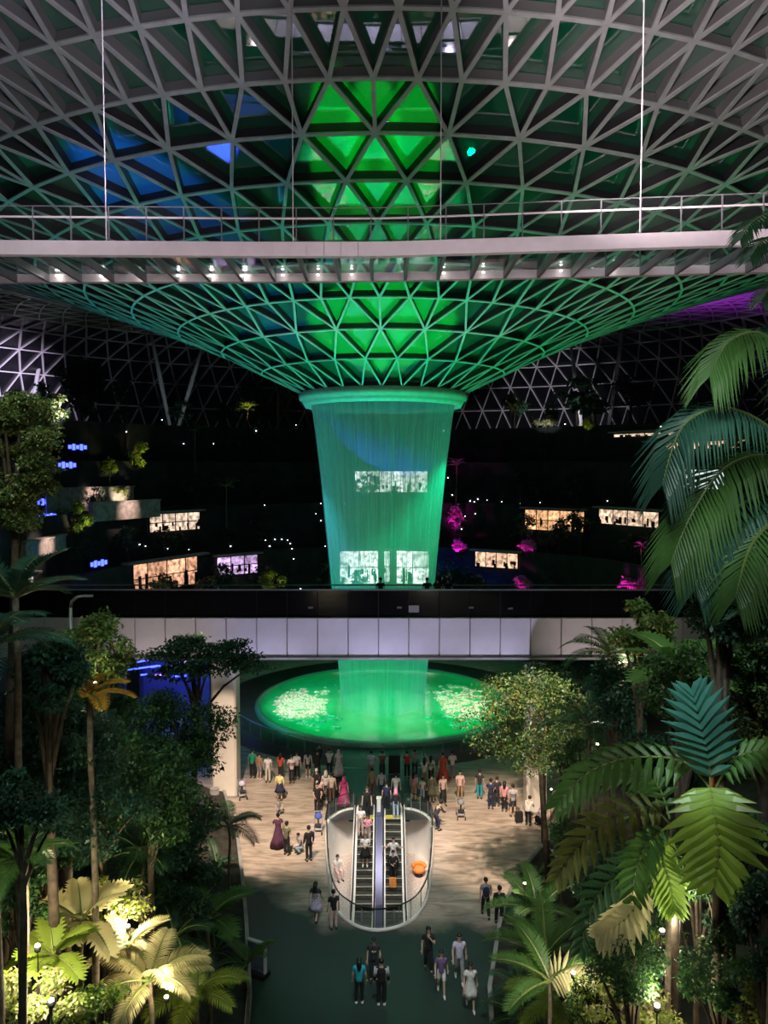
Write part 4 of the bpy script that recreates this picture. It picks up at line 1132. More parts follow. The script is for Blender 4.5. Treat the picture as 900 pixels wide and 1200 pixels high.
# ------------------------------------------------------------------ planting beds
LE = [(2, -3.4), (12, -3.6), (20, -4.3), (27.7, -5.1), (33, -6.2), (40, -7.9), (46, -9.9), (52, -13), (60, -15)]
RE = [(2, 3.0), (12, 3.2), (20, 3.5), (27.7, 4.0), (33, 5.3), (36, 6.5), (40, 9.0), (45, 11.6), (52, 14), (60, 15)]
def edge(s, Y): return abs(interp(LE if s < 0 else RE, min(max(Y, 2), 60)))
def ter(x, y):
    s = -1 if x < 0 else 1
    d = abs(x) - edge(s, y)
    if d < 0: return 0.0
    return min(11, .42 + (.48 if s < 0 else .36) * max(0, d - 1) + .1 * min(d, 1) + max(0, 25 - y) * .22 * min(1, d / 4))
for s, nm in ((-1, 'left'), (1, 'right')):
    m = MB(); ys = [2 + 2 * i for i in range(23)]; us = [0, .8, 2, 4, 6.5, 9.5, 13, 18, 24]
    o0 = 0
    for y in ys:
        e = edge(s, y)
        m.v.append((s * e, y, -.02))
        for u in us: m.v.append((s * (e + u), y, ter(s * (e + u + 1e-4), y)))
    k = len(us) + 1
    for i in range(len(ys) - 1):
        for j in range(k - 1):
            f = (i * k + j, i * k + j + 1, (i + 1) * k + j + 1, (i + 1) * k + j); m.f.append(f if s > 0 else f[::-1]); m.mi.append(0)
    struct('ground_' + nm, m, SOIL)
    m = MB()
    for y in ys[:-1]:
        m.beam((s * (edge(s, y) - .08), y, .25), (s * (edge(s, y + 2) - .08), y + 2, .25), .16, .54)
    struct('trim_kerb_' + nm, m, CONC)

# ------------------------------------------------------------------ leaves
def quads_mesh(name, V, Fc, mats, mi=None):
    me = bpy.data.meshes.new(name)
    nv, nf = len(V), len(Fc)
    me.vertices.add(nv); me.vertices.foreach_set('co', np.asarray(V, dtype=np.float32).ravel())
    me.loops.add(nf * 4); me.loops.foreach_set('vertex_index', np.asarray(Fc, dtype=np.int32).ravel())
    me.polygons.add(nf); me.polygons.foreach_set('loop_start', np.arange(0, nf * 4, 4, dtype=np.int32))
    for m_ in mats: me.materials.append(m_)
    if mi is not None: me.polygons.foreach_set('material_index', np.asarray(mi, dtype=np.int32))
    me.update(calc_edges=True); me.validate()
    return me
def foliage(centers, radii, n, leaf, mats, seed, flat=.75):
    """n folded leaf blades scattered through the given clusters"""
    g = np.random.default_rng(seed)
    centers = np.asarray(centers, float); radii = np.asarray(radii, float)
    if radii.ndim == 1: radii = np.repeat(radii[:, None], 3, 1)
    vol = radii.prod(1) ** (2 / 3); pk = vol / vol.sum()
    ci = g.choice(len(centers), n, p=pk)
    d = g.normal(size=(n, 3)); d /= np.linalg.norm(d, axis=1, keepdims=True)
    rad = g.uniform(.35, 1.05, (n, 1)) ** .7
    P = centers[ci] + d * rad * radii[ci]
    az = g.uniform(0, 2 * PI, n); tilt = g.normal(-.45, .5, n)
    ax = np.stack([np.cos(az) * np.cos(tilt), np.sin(az) * np.cos(tilt), np.sin(tilt)], 1)
    up_ = np.array([0, 0, 1.]) + g.normal(0, .45, (n, 3))
    sd = np.cross(ax, up_); sd /= np.linalg.norm(sd, axis=1, keepdims=True) + 1e-9
    L_ = leaf * g.uniform(.6, 1.4, (n, 1)); W_ = L_ * .24
    nr = np.cross(sd, ax)
    V = np.stack([P, P + ax * L_ * .5 + sd * W_ + nr * W_ * .3, P + ax * L_, P + ax * L_ * .5 - sd * W_ + nr * W_ * .3], 1).reshape(-1, 3)
    Fc = np.arange(n * 4).reshape(n, 4)
    mi = g.integers(0, len(mats), n) if len(mats) > 1 else None
    return quads_mesh('foliage', V, Fc, mats, mi)
def frond_mesh(L, elev, droop, npair, ll, lw, mats, seed=0, vang=.35, hang=.35, curl=0, tipfrac=.35, bare=.16, name='frond'):
    """pinnate frond from the origin along +X: a rachis and npair folded leaflets each side"""
    rr_ = random.Random(seed); m = MB()
    K = 14; pts = []; p = Vector((0, 0, 0)); a = elev
    for i in range(K + 1):
        pts.append(p.copy()); t = i / K
        a = elev - droop * (t ** 1.4); p = p + Vector((math.cos(a), 0, math.sin(a))) * (L / K)
    m.tube(pts, [.028 * L ** .5 * (1 - .85 * i / K) for i in range(K + 1)], 5, False)
    m.cur = 1
    def on(t):
        f = t * K; i = min(int(f), K - 1); return pts[i].lerp(pts[i + 1], f - i), (pts[i + 1] - pts[i]).normalized()
    for i in range(npair):
        t = bare + (1 - bare) * i / (npair - 1) * .995
        c, tan = on(t); n_ = Vector((0, 1, 0)).cross(tan) * -1
        if n_.z < 0: n_ = -n_
        ln = ll * (math.sin(PI * (.12 + .80 * (i / (npair - 1)) ** .8)) ** .6) * rr_.uniform(.92, 1.06)
        fw = .45 + tipfrac * 1.6 * (i / npair) ** 1.5 + rr_.uniform(-.06, .06)
        for s in (-1, 1):
            d = (Vector((0, s, 0)) + tan * fw + n_ * vang).normalized()
            mid = c + d * ln * .5 + Vector((0, 0, -hang * ln * .12)); tip = c + d * ln * .96 + Vector((0, 0, -hang * ln * .55))
            wv = tan * lw
            b = c + wv * .25; b2 = c - wv * .25
            o = len(m.v)
            m.v += [tuple(b2), tuple(b), tuple(mid + wv * .5), tuple(mid - wv * .5), tuple(tip)]
            m.f += [(o, o + 1, o + 2, o + 3), (o + 3, o + 2, o + 4)]; m.mi += [1, 1]
    return m.mesh(name, mats)
def hero_frond(pts, ll, lw, npair, mats, parent, name='frond', fold=.2, hang=.3, face=.6, seed=1, bare=.08, rad=.025, fw0=.5):
    """frond along a given 3-D rachis"""
    rr_ = random.Random(seed); m = MB(); leafl = []; pts = [Vector(p) for p in pts]
    # resample with Catmull-Rom
    k = len(pts); fine = []
    for i in range(k - 1):
        p0, p1, p2, p3 = pts[max(i - 1, 0)], pts[i], pts[i + 1], pts[min(i + 2, k - 1)]
        for q in range(6):
            f = q / 6; fine.append(.5 * ((2 * p1) + (p2 - p0) * f + (2 * p0 - 5 * p1 + 4 * p2 - p3) * f * f + (3 * p1 - p0 - 3 * p2 + p3) * f ** 3))
    fine.append(pts[-1]); K = len(fine) - 1
    m.tube(fine, [rad * (1 - .8 * i / K) for i in range(K + 1)], 5, False); m.cur = 1
    for i in range(npair):
        u = i / (npair - 1); t = bare + (1 - bare) * u * .99; f = t * K; j = min(int(f), K - 1)
        c = fine[j].lerp(fine[j + 1], f - j); tan = (fine[j + 1] - fine[j]).normalized()
        n_ = (Vector((0, 0, 1)) * (1 - face) + (CAM - c).normalized() * face).normalized()
        sd = tan.cross(n_).normalized(); n_ = sd.cross(tan)
        ln = ll * math.sin(PI * (.14 + .76 * u ** .85)) ** .65 * rr_.uniform(.93, 1.05); fw = fw0 + .9 * u ** 2 + rr_.uniform(-.05, .05)
        for s in (-1, 1):
            d = (sd * s + tan * fw - n_ * fold * .0 + n_ * fold).normalized()
            mid = c + d * ln * .5 + Vector((0, 0, -hang * ln * .1)); tip = c + d * ln + Vector((0, 0, -hang * ln * .5))
            wv = (tan - d * tan.dot(d)).normalized() * lw
            rg = n_ * lw * .22; mm = MB() if lw >= .1 else m; o = len(mm.v); mm.cur = m.cur
            leafl.append(mm)
            mm.v += [tuple(c - wv * .3), tuple(c + rg), tuple(c + wv * .3), tuple(mid + wv * .5), tuple(mid + rg), tuple(mid - wv * .5), tuple(tip)]
            mm.f += [(o, o + 1, o + 4, o + 5), (o + 1, o + 2, o + 3, o + 4), (o + 5, o + 4, o + 6), (o + 4, o + 3, o + 6)]; mm.mi += [1] * 4
    me = m.mesh(name, mats, False, parent_origin(parent))
    fo = link(name, me, parent)
    for mm in leafl:
        if mm is not m: link('leaflet', mm.mesh('leaflet', mats, False, parent_origin(parent)), fo)
    return fo
# ------------------------------------------------------------------ plant builders
def crown_clusters(c, rx, ry, rz, n, seed, layered=False):
    g = random.Random(seed); C_, R_ = [], []
    for i in range(n):
        th = g.uniform(0, 2 * PI); u = g.uniform(-.85, 1); q = math.sqrt(max(0, 1 - u * u)) * g.uniform(.4, 1.25) 
        C_.append((c[0] + rx * .72 * q * math.cos(th), c[1] + ry * .72 * q * math.sin(th), c[2] + rz * .72 * u))
        s = g.uniform(.18, .42)
        R_.append((rx * s, ry * s, rz * s * (.28 if layered else .8)))
    return C_, R_
def tree(px, py, Y, wpx, hpx, mats, label, n=2600, leaf=.17, seed=1, layered=False, trunk=None, bark=BARK, group=None, name='tree', k=16, base=None, cat='tree', depth=.8, lean=0):
    c = at(px, py, Y); s = (c - CAM).dot(FWD) / F
    rx, rz = wpx * s / 2, hpx * s / 2; ry = max(rx * depth, .5)
    bx = c.x + lean
    if trunk is not None: bx = at(trunk, py, Y).x
    bz = ter(bx, Y) if base is None else base
    if bz > c.z - rz * .6: bz = c.z - rz * .6 - .3
    t = thing(name, (bx, Y, bz), label, cat, group); org = (bx, Y, bz)
    k = int(k * 1.5); n = int(n * 1.9); C_, R_ = crown_clusters(c, rx, ry, rz, k, seed, layered)
    rel = [tuple(a - b for a, b in zip(q, org)) for q in C_]
    o = link('foliage', foliage(rel, R_, n, leaf, mats, seed), t); o['kind'] = 'stuff'
    th = c.z - bz; r0 = max(.045, min(.14, .011 * th + .012 * rx))
    m = MB(); top = Vector((c.x, Y, c.z + rz * .25)); b0 = Vector((bx, Y, bz - .1))
    g = random.Random(seed + 5)
    m.tube([b0, b0.lerp(top, .35) + Vector((g.uniform(-.1, .1), 0, 0)), b0.lerp(top, .7), top], [r0 * 1.15, r0, r0 * .75, r0 * .35], 8); m.build('trunk', bark, t, True)
    for q in sorted(range(len(C_)), key=lambda i: R_[i][0], reverse=True)[:7 if k > 6 else 3]:
        m = MB(); e = Vector(C_[q]); st = b0.lerp(top, min(.95, max(.45, (e.z - bz) / max(th, .1) * .8)))
        m.tube([st, st.lerp(e, .5) + Vector((0, 0, .08 * (e - st).length)), e], [r0 * .5, r0 * .34, r0 * .14], 5); m.build('branch', bark, t)
    return t
def shrub(px, py, Y, wpx, hpx, mats, label, n=700, leaf=.16, seed=1, group=None, name='shrub', cat='shrub', base=None):
    return tree(px, py, Y, wpx, hpx, mats, label, n, leaf, seed, False, None, BARK, group, name, 7, base, cat)
FR = {}
def frond(kind, mk, var):
    key = (kind, mk, var)
    if key in FR: return FR[key]
    st = PBARK if kind != 'red' else REDST
    gm = [mat('leaf_rachis_green', (.16, .2, .06), .5), G[mk]]
    ev = (.95, .6, .25)[var % 3]
    if kind == 'feather': me = frond_mesh(1, ev, 1.3, 34, .34, .026, gm, var, .25, .5)
    elif kind == 'stiff': me = frond_mesh(1, ev, .8, 26, .30, .036, gm, var, .45, .25)
    elif kind == 'wide': me = frond_mesh(1, ev, .9, 12, .40, .12, gm, var, .25, .25, bare=.2)
    elif kind == 'fern': me = frond_mesh(1, ev, 1.1, 22, .24, .045, gm, var, .2, .3)
    FR[key] = me; return me
def palm(px, py, Y, Lpx, mk, label, kind='feather', n=11, seed=1, trunk=True, group=None, name='palm', base=None, az0=None, azr=None, bark=PBARK, cat='palm', tr=None):
    c = at(px, py, Y); s = (c - CAM).dot(FWD) / F; L = Lpx * s
    bz = ter(c.x, Y) if base is None else base
    if bz > c.z - .2: bz = c.z - .25
    t = thing(name, (c.x, Y, bz), label, cat, group); rr_ = random.Random(seed); H = c.z - bz
    if trunk:
        m = MB(); r0 = tr or max(.045, min(.08, .006 * H + .04))
        K = 9; pts = [(c.x + .06 * math.sin(i * .9 + seed) * (i / K), Y, bz - .1 + (H + .1) * i / K) for i in range(K + 1)]
        pts[-1] = tuple(c); m.tube(pts, [r0 * (1.25 - .45 * i / K) for i in range(K + 1)], 9); m.build('trunk', bark, t, True)
    for i in range(n):
        az = (2 * PI * i / n + rr_.uniform(-.25, .25)) if az0 is None else az0 + (azr or 1) * (i / max(1, n - 1) - .5) + rr_.uniform(-.1, .1)
        v = i % 3; sc_ = L * rr_.uniform(.82, 1.1)
        o = link('frond', frond(kind, mk, v), t, (c.x - ORIG[t.name][0], 0, H), (rr_.uniform(-.15, .15), rr_.uniform(-.12, .12), az), (sc_,) * 3)
    return t
def pts_at(lst): return [at(*q) for q in lst]
GM = lambda mk: [mat('leaf_rachis_green', (.16, .2, .06), .5), G[mk]]

# ------------------------------------------------------------------ left bank
tree(22, 545, 17, 120, 215, [G['olive'], G['olive'], G['dark']], 'tall olive layered tree rising at the left edge above the bridge', 9000, .085, 3, True, trunk=-25, k=40)
tree(95, 450, 98, 62, 75, [G['dark']], 'dark rounded tree in front of the lit lattice far left', 1500, .5, 8, base=24.6)
pl = palm(-14, 760, 13, 105, 'teal', 'blue green feather palm leaning in from the left edge', 'feather', 13, 4)
palm(18, 700, 15, 85, 'teal', 'upright dark palm crown at the left edge just below the bridge', 'stiff', 11, 12)
tree(112, 765, 21, 105, 100, [G['mid'], G['olive']], 'leafy upright tree lit from below in front of the pale bridge panels on the left', 2200, .14, 5)
tree(235, 770, 29, 150, 62, [G['dark']], 'dark flat topped tree crossing the cream column under the bridge', 3000, .17, 6, True, trunk=212, k=22)
tree(205, 860, 28, 150, 130, [G['dark'], G['mid']], 'dim spreading tree left of the cream column', 5200, .16, 7, trunk=228, k=24)
tree(40, 900, 18, 135, 150, [G['dark'], G['teal']], 'dark bushy tree below the left feather palm', 3600, .13, 9, trunk=4)
tree(135, 975, 23, 165, 190, [G['teal'], G['dark']], 'dark blue green tree in the middle of the left bank', 4200, .13, 10, trunk=78)
tree(205, 1010, 25, 110, 90, [G['dark']], 'low dark tree at the plaza edge on the left bank', 2400, .14, 13)
palm(268, 968, 33.5, 44, 'dark', 'small dark palm arching over the bright plaza on the left', 'feather', 9, 14)
palm(105, 815, 17, 55, 'amber', 'palm with amber yellow hanging fronds on the left', 'stiff', 6, 15, az0=-.9, azr=1.6)
palm(245, 1078, 24, 62, 'mid', 'slender palm with upright fronds at the lower left plaza edge', 'wide', 8, 16, tr=.07)
palm(95, 1080, 17, 62, 'straw', 'brightly lit pale fan of fronds low on the left bank', 'wide', 9, 17)
palm(62, 1120, 15.5, 55, 'lime', 'bright lime palm at the lower left beside the garden lamp', 'wide', 9, 18)
tree(120, 1060, 19, 110, 75, [G['lime'], G['straw']], 'yellow lit shrub tree glowing in the lower left', 1700, .13, 19, trunk=148)
palm(175, 1150, 18, 75, 'straw', 'straw coloured fern palm at the bottom left', 'feather', 11, 20)
palm(230, 1165, 20, 62, 'lime', 'lime feather palm at the bottom edge left of the teal topped woman', 'feather', 11, 21)
palm(290, 1130, 26, 45, 'mid', 'small palm whose grey fronds hang over the dark floor lower left', 'stiff', 7, 22)
shrub(45, 1165, 14, 120, 90, [G['lime'], G['straw']], 'bright lit shrub in the bottom left corner', 1500, .10, 23)
shrub(115, 1185, 15, 90, 60, [G['lime'], G['mid']], 'lit leafy shrub at the bottom edge on the left', 900, .10, 24)
shrub(20, 1050, 16, 90, 110, [G['dark'], G['mid']], 'dark shrub at the left edge under the bushy tree', 1400, .12, 25)
palm(150, 1110, 18, 50, 'straw', 'thin trunked palm with straw fronds beside the glowing shrub tree', 'stiff', 8, 26, tr=.06)
shrub(60, 830, 19, 70, 60, [G['mid'], G['dark']], 'rounded green shrub behind the left feather palm', 900, .12, 27)
shrub(185, 925, 30, 60, 60, [G['dark']], 'dark shrub behind the tree trunks on the left', 700, .15, 28)
shrub(135, 915, 31, 40, 40, [G['olive'], G['lime']], 'small lit shrub glimpsed through the trunks on the left', 500, .13, 29)
palm(30, 990, 15, 60, 'dark', 'dark palm crown low at the left edge', 'stiff', 9, 30)
palm(205, 1100, 21, 60, 'dark', 'dark green palm between the lit shrub tree and the slender palm', 'feather', 9, 31)
tree(50, 930, 17, 170, 150, [G['dark'], G['teal']], 'wide dark bush filling the left bank below the blue green palm', 4200, .11, 101, trunk=8, base=7)
tree(175, 935, 20, 130, 170, [G['dark'], G['mid']], 'dark leafy tree standing left of the two thin trunks on the left bank', 3800, .12, 102)
tree(120, 850, 23, 120, 110, [G['dark'], G['mid']], 'dim leafy tree hiding the stem of the lit tree by the bridge panels', 3200, .13, 104)
tree(215, 960, 26, 80, 90, [G['dark']], 'narrow dark tree between the left bank and the bright plaza', 2000, .13, 105)
tree(55, 790, 16, 100, 90, [G['teal'], G['dark']], 'blue green leafy tree behind the left feather palm', 2400, .12, 106)
shrub(25, 960, 12.5, 120, 130, [G['dark'], G['teal']], 'dark bush at the left edge in front of the brown trunk', 2000, .085, 122, base=8)
shrub(165, 1020, 21, 120, 80, [G['dark'], G['mid']], 'dark shrub just above the lit shrub tree', 1400, .10, 123)
shrub(215, 1060, 22, 80, 70, [G['dark']], 'dark shrub left of the slender palm with upright fronds', 1100, .12, 124)
palm(70, 900, 20, 75, 'teal', 'blue green palm low in the dark left bank', 'feather', 11, 125)
palm(165, 1000, 20.5, 60, 'dark', 'dark feather palm in the middle of the left bank', 'feather', 11, 126)
palm(20, 1010, 13, 60, 'mid', 'green palm low at the left edge above the glaring lamp', 'feather', 10, 127)
tree(85, 880, 18, 150, 130, [G['dark'], G['teal']], 'broad dark tree hiding the stems below the amber fronds', 4200, .11, 131, trunk=60)
tree(30, 860, 19, 110, 120, [G['dark']], 'dark tree at the left edge between the two feather palms', 2600, .12, 132, trunk=-8)
shrub(120, 960, 19.5, 150, 110, [G['dark'], G['teal']], 'wide dark shrub in front of the thin stems on the left bank', 2400, .11, 133)
shrub(50, 1010, 17.5, 120, 90, [G['dark'], G['mid']], 'dark shrub above the bright lime palm at the lower left', 1600, .10, 134)
# ------------------------------------------------------------------ right bank
big = thing('palm', (5.3, 9, ter(5.3, 9)), 'big feather palm with long drooping fronds hanging in from the right edge', 'palm')
hub = at(935, 560, 9)
m = MB(); m.tube([(5.3, 9, ter(5.3, 9) - .1), (hub.x, 9.1, hub.z * .6 + ter(5.3, 9) * .4), hub], [.16, .13, .11], 9); m.build('trunk', PBARK, big, True)
for i, (lst, ll, npair) in enumerate((
    ([(935, 560, 9), (925, 440, 8.8), (895, 392, 8.6), (855, 400, 8.4), (832, 440, 8.3)], .62, 40),
    ([(935, 560, 9), (905, 505, 8.8), (850, 478, 8.6), (800, 500, 8.4), (776, 568, 8.3)], .66, 46),
    ([(935, 570, 9), (900, 535, 8.8), (850, 548, 8.6), (812, 600, 8.4), (786, 660, 8.3)], .66, 44),
    ([(935, 580, 9), (895, 580, 8.7), (850, 605, 8.4), (828, 640, 8.2), (815, 690, 8.1)], .60, 38),
    ([(935, 570, 9), (915, 600, 8.5), (880, 640, 8.0), (862, 700, 7.8)], .55, 32),
    ([(935, 560, 9), (945, 480, 9.3), (930, 420, 9.6), (900, 385, 9.8)], .5, 30),
    ([(940, 560, 9), (920, 520, 9.4), (885, 500, 9.8), (850, 520, 10.1)], .5, 30))):
    hero_frond(pts_at(lst), ll, .042, npair, GM('teal' if i % 2 else 'mid'), big, fold=.1, hang=1.3, face=.35, seed=i, bare=.14, rad=.03)
up2 = thing('palm', (6.2, 10, ter(6.2, 10)), 'dark palm tip crossing the overhead bridge at the right edge', 'palm')
hub = at(960, 300, 10); m = MB(); m.tube([(6.2, 10, ter(6.2, 10) - .1), hub], [.16, .1], 9); m.build('trunk', PBARK, up2, True)
for i, lst in enumerate(([(960, 300, 10), (920, 250, 9.8), (885, 258, 9.6), (868, 280, 9.5)], [(960, 300, 10), (925, 280, 9.7), (895, 282, 9.5), (880, 300, 9.4)], [(960, 300, 10), (930, 330, 9.8), (905, 335, 9.6), (893, 352, 9.5)])):
    hero_frond(pts_at(lst), .34, .035, 24, GM('dark'), up2, hang=.9, face=.3, seed=20 + i, bare=.15, rad=.02)
tree(850, 700, 13, 130, 150, [G['dark'], G['teal']], 'dense dark green tree below the big feather palm on the right', 6000, .10, 41)
tree(752, 735, 21, 85, 75, [G['olive'], G['mid']], 'small light green tree in front of the bridge panels on the right', 1500, .14, 42)
tree(628, 845, 34, 185, 120, [G['mid'], G['olive'], G['dark']], 'leafy round tree lit green beside the right column', 7500, .14, 43, trunk=646, k=30)
tree(640, 800, 40, 130, 60, [G['dark']], 'dark tree behind the leafy round tree under the bridge', 1800, .2, 44)
tree(720, 820, 22, 110, 120, [G['dark'], G['teal']], 'dark tree in the middle of the right bank below the bridge', 2600, .13, 45)
tree(800, 800, 15, 120, 110, [G['dark'], G['mid']], 'dark leafy tree behind the teal palm leaf', 3000, .10, 46)
tree(905, 860, 14.5, 90, 150, [G['olive'], G['dark']], 'olive leafy tree at the right edge beside the teal palm leaf', 2600, .09, 47)
tree(898, 1090, 11.5, 60, 160, [G['dark'], G['teal']], 'dark leafy tree at the lower right edge', 2600, .085, 48)
tree(742, 1130, 13.5, 95, 95, [G['dark'], G['mid']], 'small leaved dark tree at the bottom of the right bank', 3200, .075, 49)
shrub(740, 1180, 14.5, 130, 60, [G['lime'], G['straw']], 'lit pale shrub at the bottom edge on the right', 1300, .09, 50)
shrub(770, 1105, 16, 80, 60, [G['lime'], G['mid']], 'bright lime shrub beside the garden lamp on the right', 900, .10, 51)
shrub(875, 1170, 12, 60, 70, [G['olive'], G['lime']], 'yellow lit shrub in the bottom right corner', 700, .08, 52)
palm(630, 1068, 27, 62, 'mid', 'green palm in front of the man with the backpack on the right', 'stiff', 11, 53, tr=.07)
palm(640, 1120, 22, 68, 'mid', 'palm with fronds reaching over the plaza at the lower right', 'stiff', 11, 54, tr=.06)
palm(612, 1165, 25, 48, 'teal', 'dark palm at the bottom edge right of the girl in white', 'feather', 10, 55)
palm(650, 1175, 20, 65, 'lime', 'lime palm at the bottom edge of the right bank', 'feather', 9, 56)
palm(715, 765, 23, 60, 'dark', 'dark palm below the small light green tree on the right', 'feather', 10, 57)
palm(690, 850, 24, 62, 'dark', 'dark arching palm right of the leafy round tree', 'feather', 10, 58)
palm(800, 790, 17, 70, 'mid', 'broad frond palm standing above the teal leaf', 'wide', 9, 59)
palm(925, 720, 11, 75, 'dark', 'dark palm against the right edge under the big feather palm', 'stiff', 10, 60)
shrub(680, 890, 30, 70, 50, [G['mid'], G['dark']], 'low green shrub behind the broad leaf palm', 700, .14, 61)
shrub(660, 985, 27, 60, 60, [G['dark'], G['mid']], 'dark shrub at the foot of the two brown trunks', 700, .13, 62)
shrub(820, 1050, 15, 100, 90, [G['dark']], 'dark shrub behind the ringed palm stem', 1200, .10, 63)
tree(850, 1010, 14.5, 130, 150, [G['dark'], G['mid']], 'dark leafy tree behind the broad leaf palm at the right', 4200, .10, 111)
tree(735, 1030, 16.5, 130, 130, [G['dark']], 'dark tree behind the yellow tipped fronds', 3400, .11, 112)
shrub(850, 1130, 12.6, 110, 110, [G['dark'], G['mid']], 'dark shrub hiding the foot of the ringed stem', 1700, .085, 113)
shrub(700, 1165, 15.5, 80, 70, [G['dark'], G['lime']], 'small mixed shrub below the small leaved dark tree', 1000, .09, 114)
tree(770, 900, 17, 130, 100, [G['dark'], G['teal']], 'dark tree behind the teal upright leaf', 2800, .12, 115)
tree(900, 770, 14.5, 100, 110, [G['dark'], G['mid']], 'dense dark tree at the right edge under the drooping fronds', 3000, .09, 116)
# second slender trunk near the round tree
b = onz(655, 1010); p = at(657, 900, b.y); solo('slender_trunk', MB().tube([(b.x, b.y, -.0), (b.x + .1, b.y, p.z * .5), (p.x, b.y, p.z)], [.13, .11, .08], 8), BARK, (b.x, b.y, 0), 'thin bare brown trunk right beside the trunk of the round tree', 'trunk', None, True)
# hero broad-leaved palm with teal spear leaf and red stalk
HY = 13
hp = thing('palm', (at(842, 1040, HY).x, HY, ter(5.6, HY)), 'broad leaf palm with red stalks, teal upright leaf and ringed stem', 'palm')
top = at(836, 935, HY); bs = Vector((top.x + .25, HY, ter(5.6, HY) - .1))
m = MB(); m.tube([bs, at(858, 1100, HY), at(842, 1040, HY), at(834, 990, HY), top], [.07, .065, .06, .055, .045], 9); m.build('trunk', PBARK, hp, True)
rg = MB().lathe([(.062, -.02), (.075, 0), (.062, .02)], 9).mesh('trunk_ring', mat('pale_ring', (.34, .27, .2), .8), True)
for q in range(14):
    f = q / 13; c = at(858, 1100, HY).lerp(at(836, 1005, HY), f); link('trunk_ring', rg, hp, c - Vector(ORIG[hp.name]))
m = MB(); m.tube([top, at(834, 905, HY - .05), at(829, 875, HY - .1)], [.05, .035, .02], 7); m.build('red_stalk', REDST, hp, True)
hero_frond(pts_at([(834, 930, HY), (830, 890, HY - .1), (822, 855, HY - .2), (812, 815, HY - .2)]), .95, .17, 11, GM('glossy'), hp, 'teal_leaf', fold=.5, hang=.1, face=.75, seed=3, bare=.2, rad=.03, fw0=.9)
hero_frond(pts_at([(832, 925, HY - .1), (836, 950, HY - .5), (842, 990, HY - .8), (838, 1030, HY - 1.0)]), .95, .21, 11, GM('broad'), hp, 'broad_leaf', fold=.1, hang=.1, face=.9, seed=4, bare=.02, rad=.03, fw0=.35)
hero_frond(pts_at([(834, 925, HY), (800, 892, HY + .2), (740, 888, HY + .1), (690, 905, HY), (655, 940, HY - .1)]), .62, .14, 16, GM('mid'), hp, 'broad_leaf', fold=.1, hang=.7, face=.5, seed=5, bare=.2, rad=.03)
hero_frond(pts_at([(838, 925, HY), (860, 890, HY - .3), (900, 880, HY - .6), (940, 900, HY - .9)]), .6, .13, 13, GM('mid'), hp, 'broad_leaf', fold=.1, hang=.7, face=.4, seed=6, bare=.2, rad=.03)
hq = thing('palm', (at(780, 980, 14.5).x, 14.5, ter(5.2, 14.5)), 'broad leaf palm with yellow tipped fronds hanging left of the ringed stem', 'palm')
ht = at(785, 965, 14.5); m = MB(); m.tube([(ht.x + .1, 14.5, ter(5.2, 14.5) - .1), ht], [.08, .05], 8); m.build('trunk', PBARK, hq, True)
for i, (lst, ll, lw, mk, fc) in enumerate((
    ([(785, 965, 14.5), (760, 945, 14.3), (715, 960, 14.1), (680, 990, 13.9), (655, 1025, 13.8)], .62, .16, 'olive', .5),
    ([(785, 968, 14.5), (762, 985, 14.2), (745, 1020, 13.9), (740, 1070, 13.7)], .5, .13, 'mid', .8),
    ([(785, 968, 14.5), (775, 1000, 14.1), (785, 1035, 13.9), (790, 1065, 13.8)], .5, .13, 'broad', .8),
    ([(785, 965, 14.5), (740, 1010, 14.6), (700, 1050, 14.6), (680, 1110, 14.5)], .55, .14, 'dark', .6),
    ([(785, 960, 14.5), (770, 920, 14.8), (735, 905, 15), (690, 915, 15.2)], .55, .13, 'mid', .4))):
    hero_frond(pts_at(lst), ll, lw, 13, GM(mk), hq, 'broad_leaf', fold=.15, hang=.5, face=fc, seed=30 + i, bare=.15, rad=.025)
hero_frond(pts_at([(785, 968, 14.5), (765, 1030, 14), (735, 1075, 13.6), (705, 1095, 13.5)]), .5, .17, 11, GM('straw'), hq, 'pale_leaf', fold=.1, hang=.6, face=.7, seed=40, bare=.45, rad=.02)
hx = thing('palm', (at(655, 1150, 18).x, 18, ter(4.4, 18)), 'low palm with one pale lit drooping leaf at the lower right', 'palm')
ht = at(645, 1150, 18); m = MB(); m.tube([(ht.x, 18, ter(4.4, 18) - .3), ht], [.07, .05], 8); m.build('trunk', PBARK, hx, True)
hero_frond(pts_at([(645, 1150, 18), (660, 1140, 17.8), (685, 1150, 17.6), (702, 1180, 17.5)]), .75, .12, 16, GM('straw'), hx, 'pale_leaf', fold=.1, hang=.4, face=.6, seed=42, bare=.05)
for i, a in enumerate((2.2, 3.0, 3.8, -.6)):
    link('frond', frond('stiff', 'mid', i), hx, (ht.x - ORIG[hx.name][0], 0, ht.z - ORIG[hx.name][2]), (0, 0, a), (1.5,) * 3)

spot('leaf_spot', (3.5, 9.5, 21.5), at(818, 850, 12.8), 2600, (.75, .95, 1), 18, .8, .2)
spot('leaf_spot', (3.0, 9, 20.5), at(836, 985, 12.3), 210, (1, .95, .7), 20, .8, .2)
spot('leaf_spot', (1.5, 8, 22), at(720, 970, 14), 700, (1, .96, .75), 40, .9, .2)
spot('leaf_spot', (2.0, 6, 22), at(840, 560, 8.5), 160, (.85, 1, .95), 50, .8, .2)
spot('leaf_spot', (-4, 10, 24), at(30, 540, 17), 700, (1, .88, .5), 40, .9, .2)
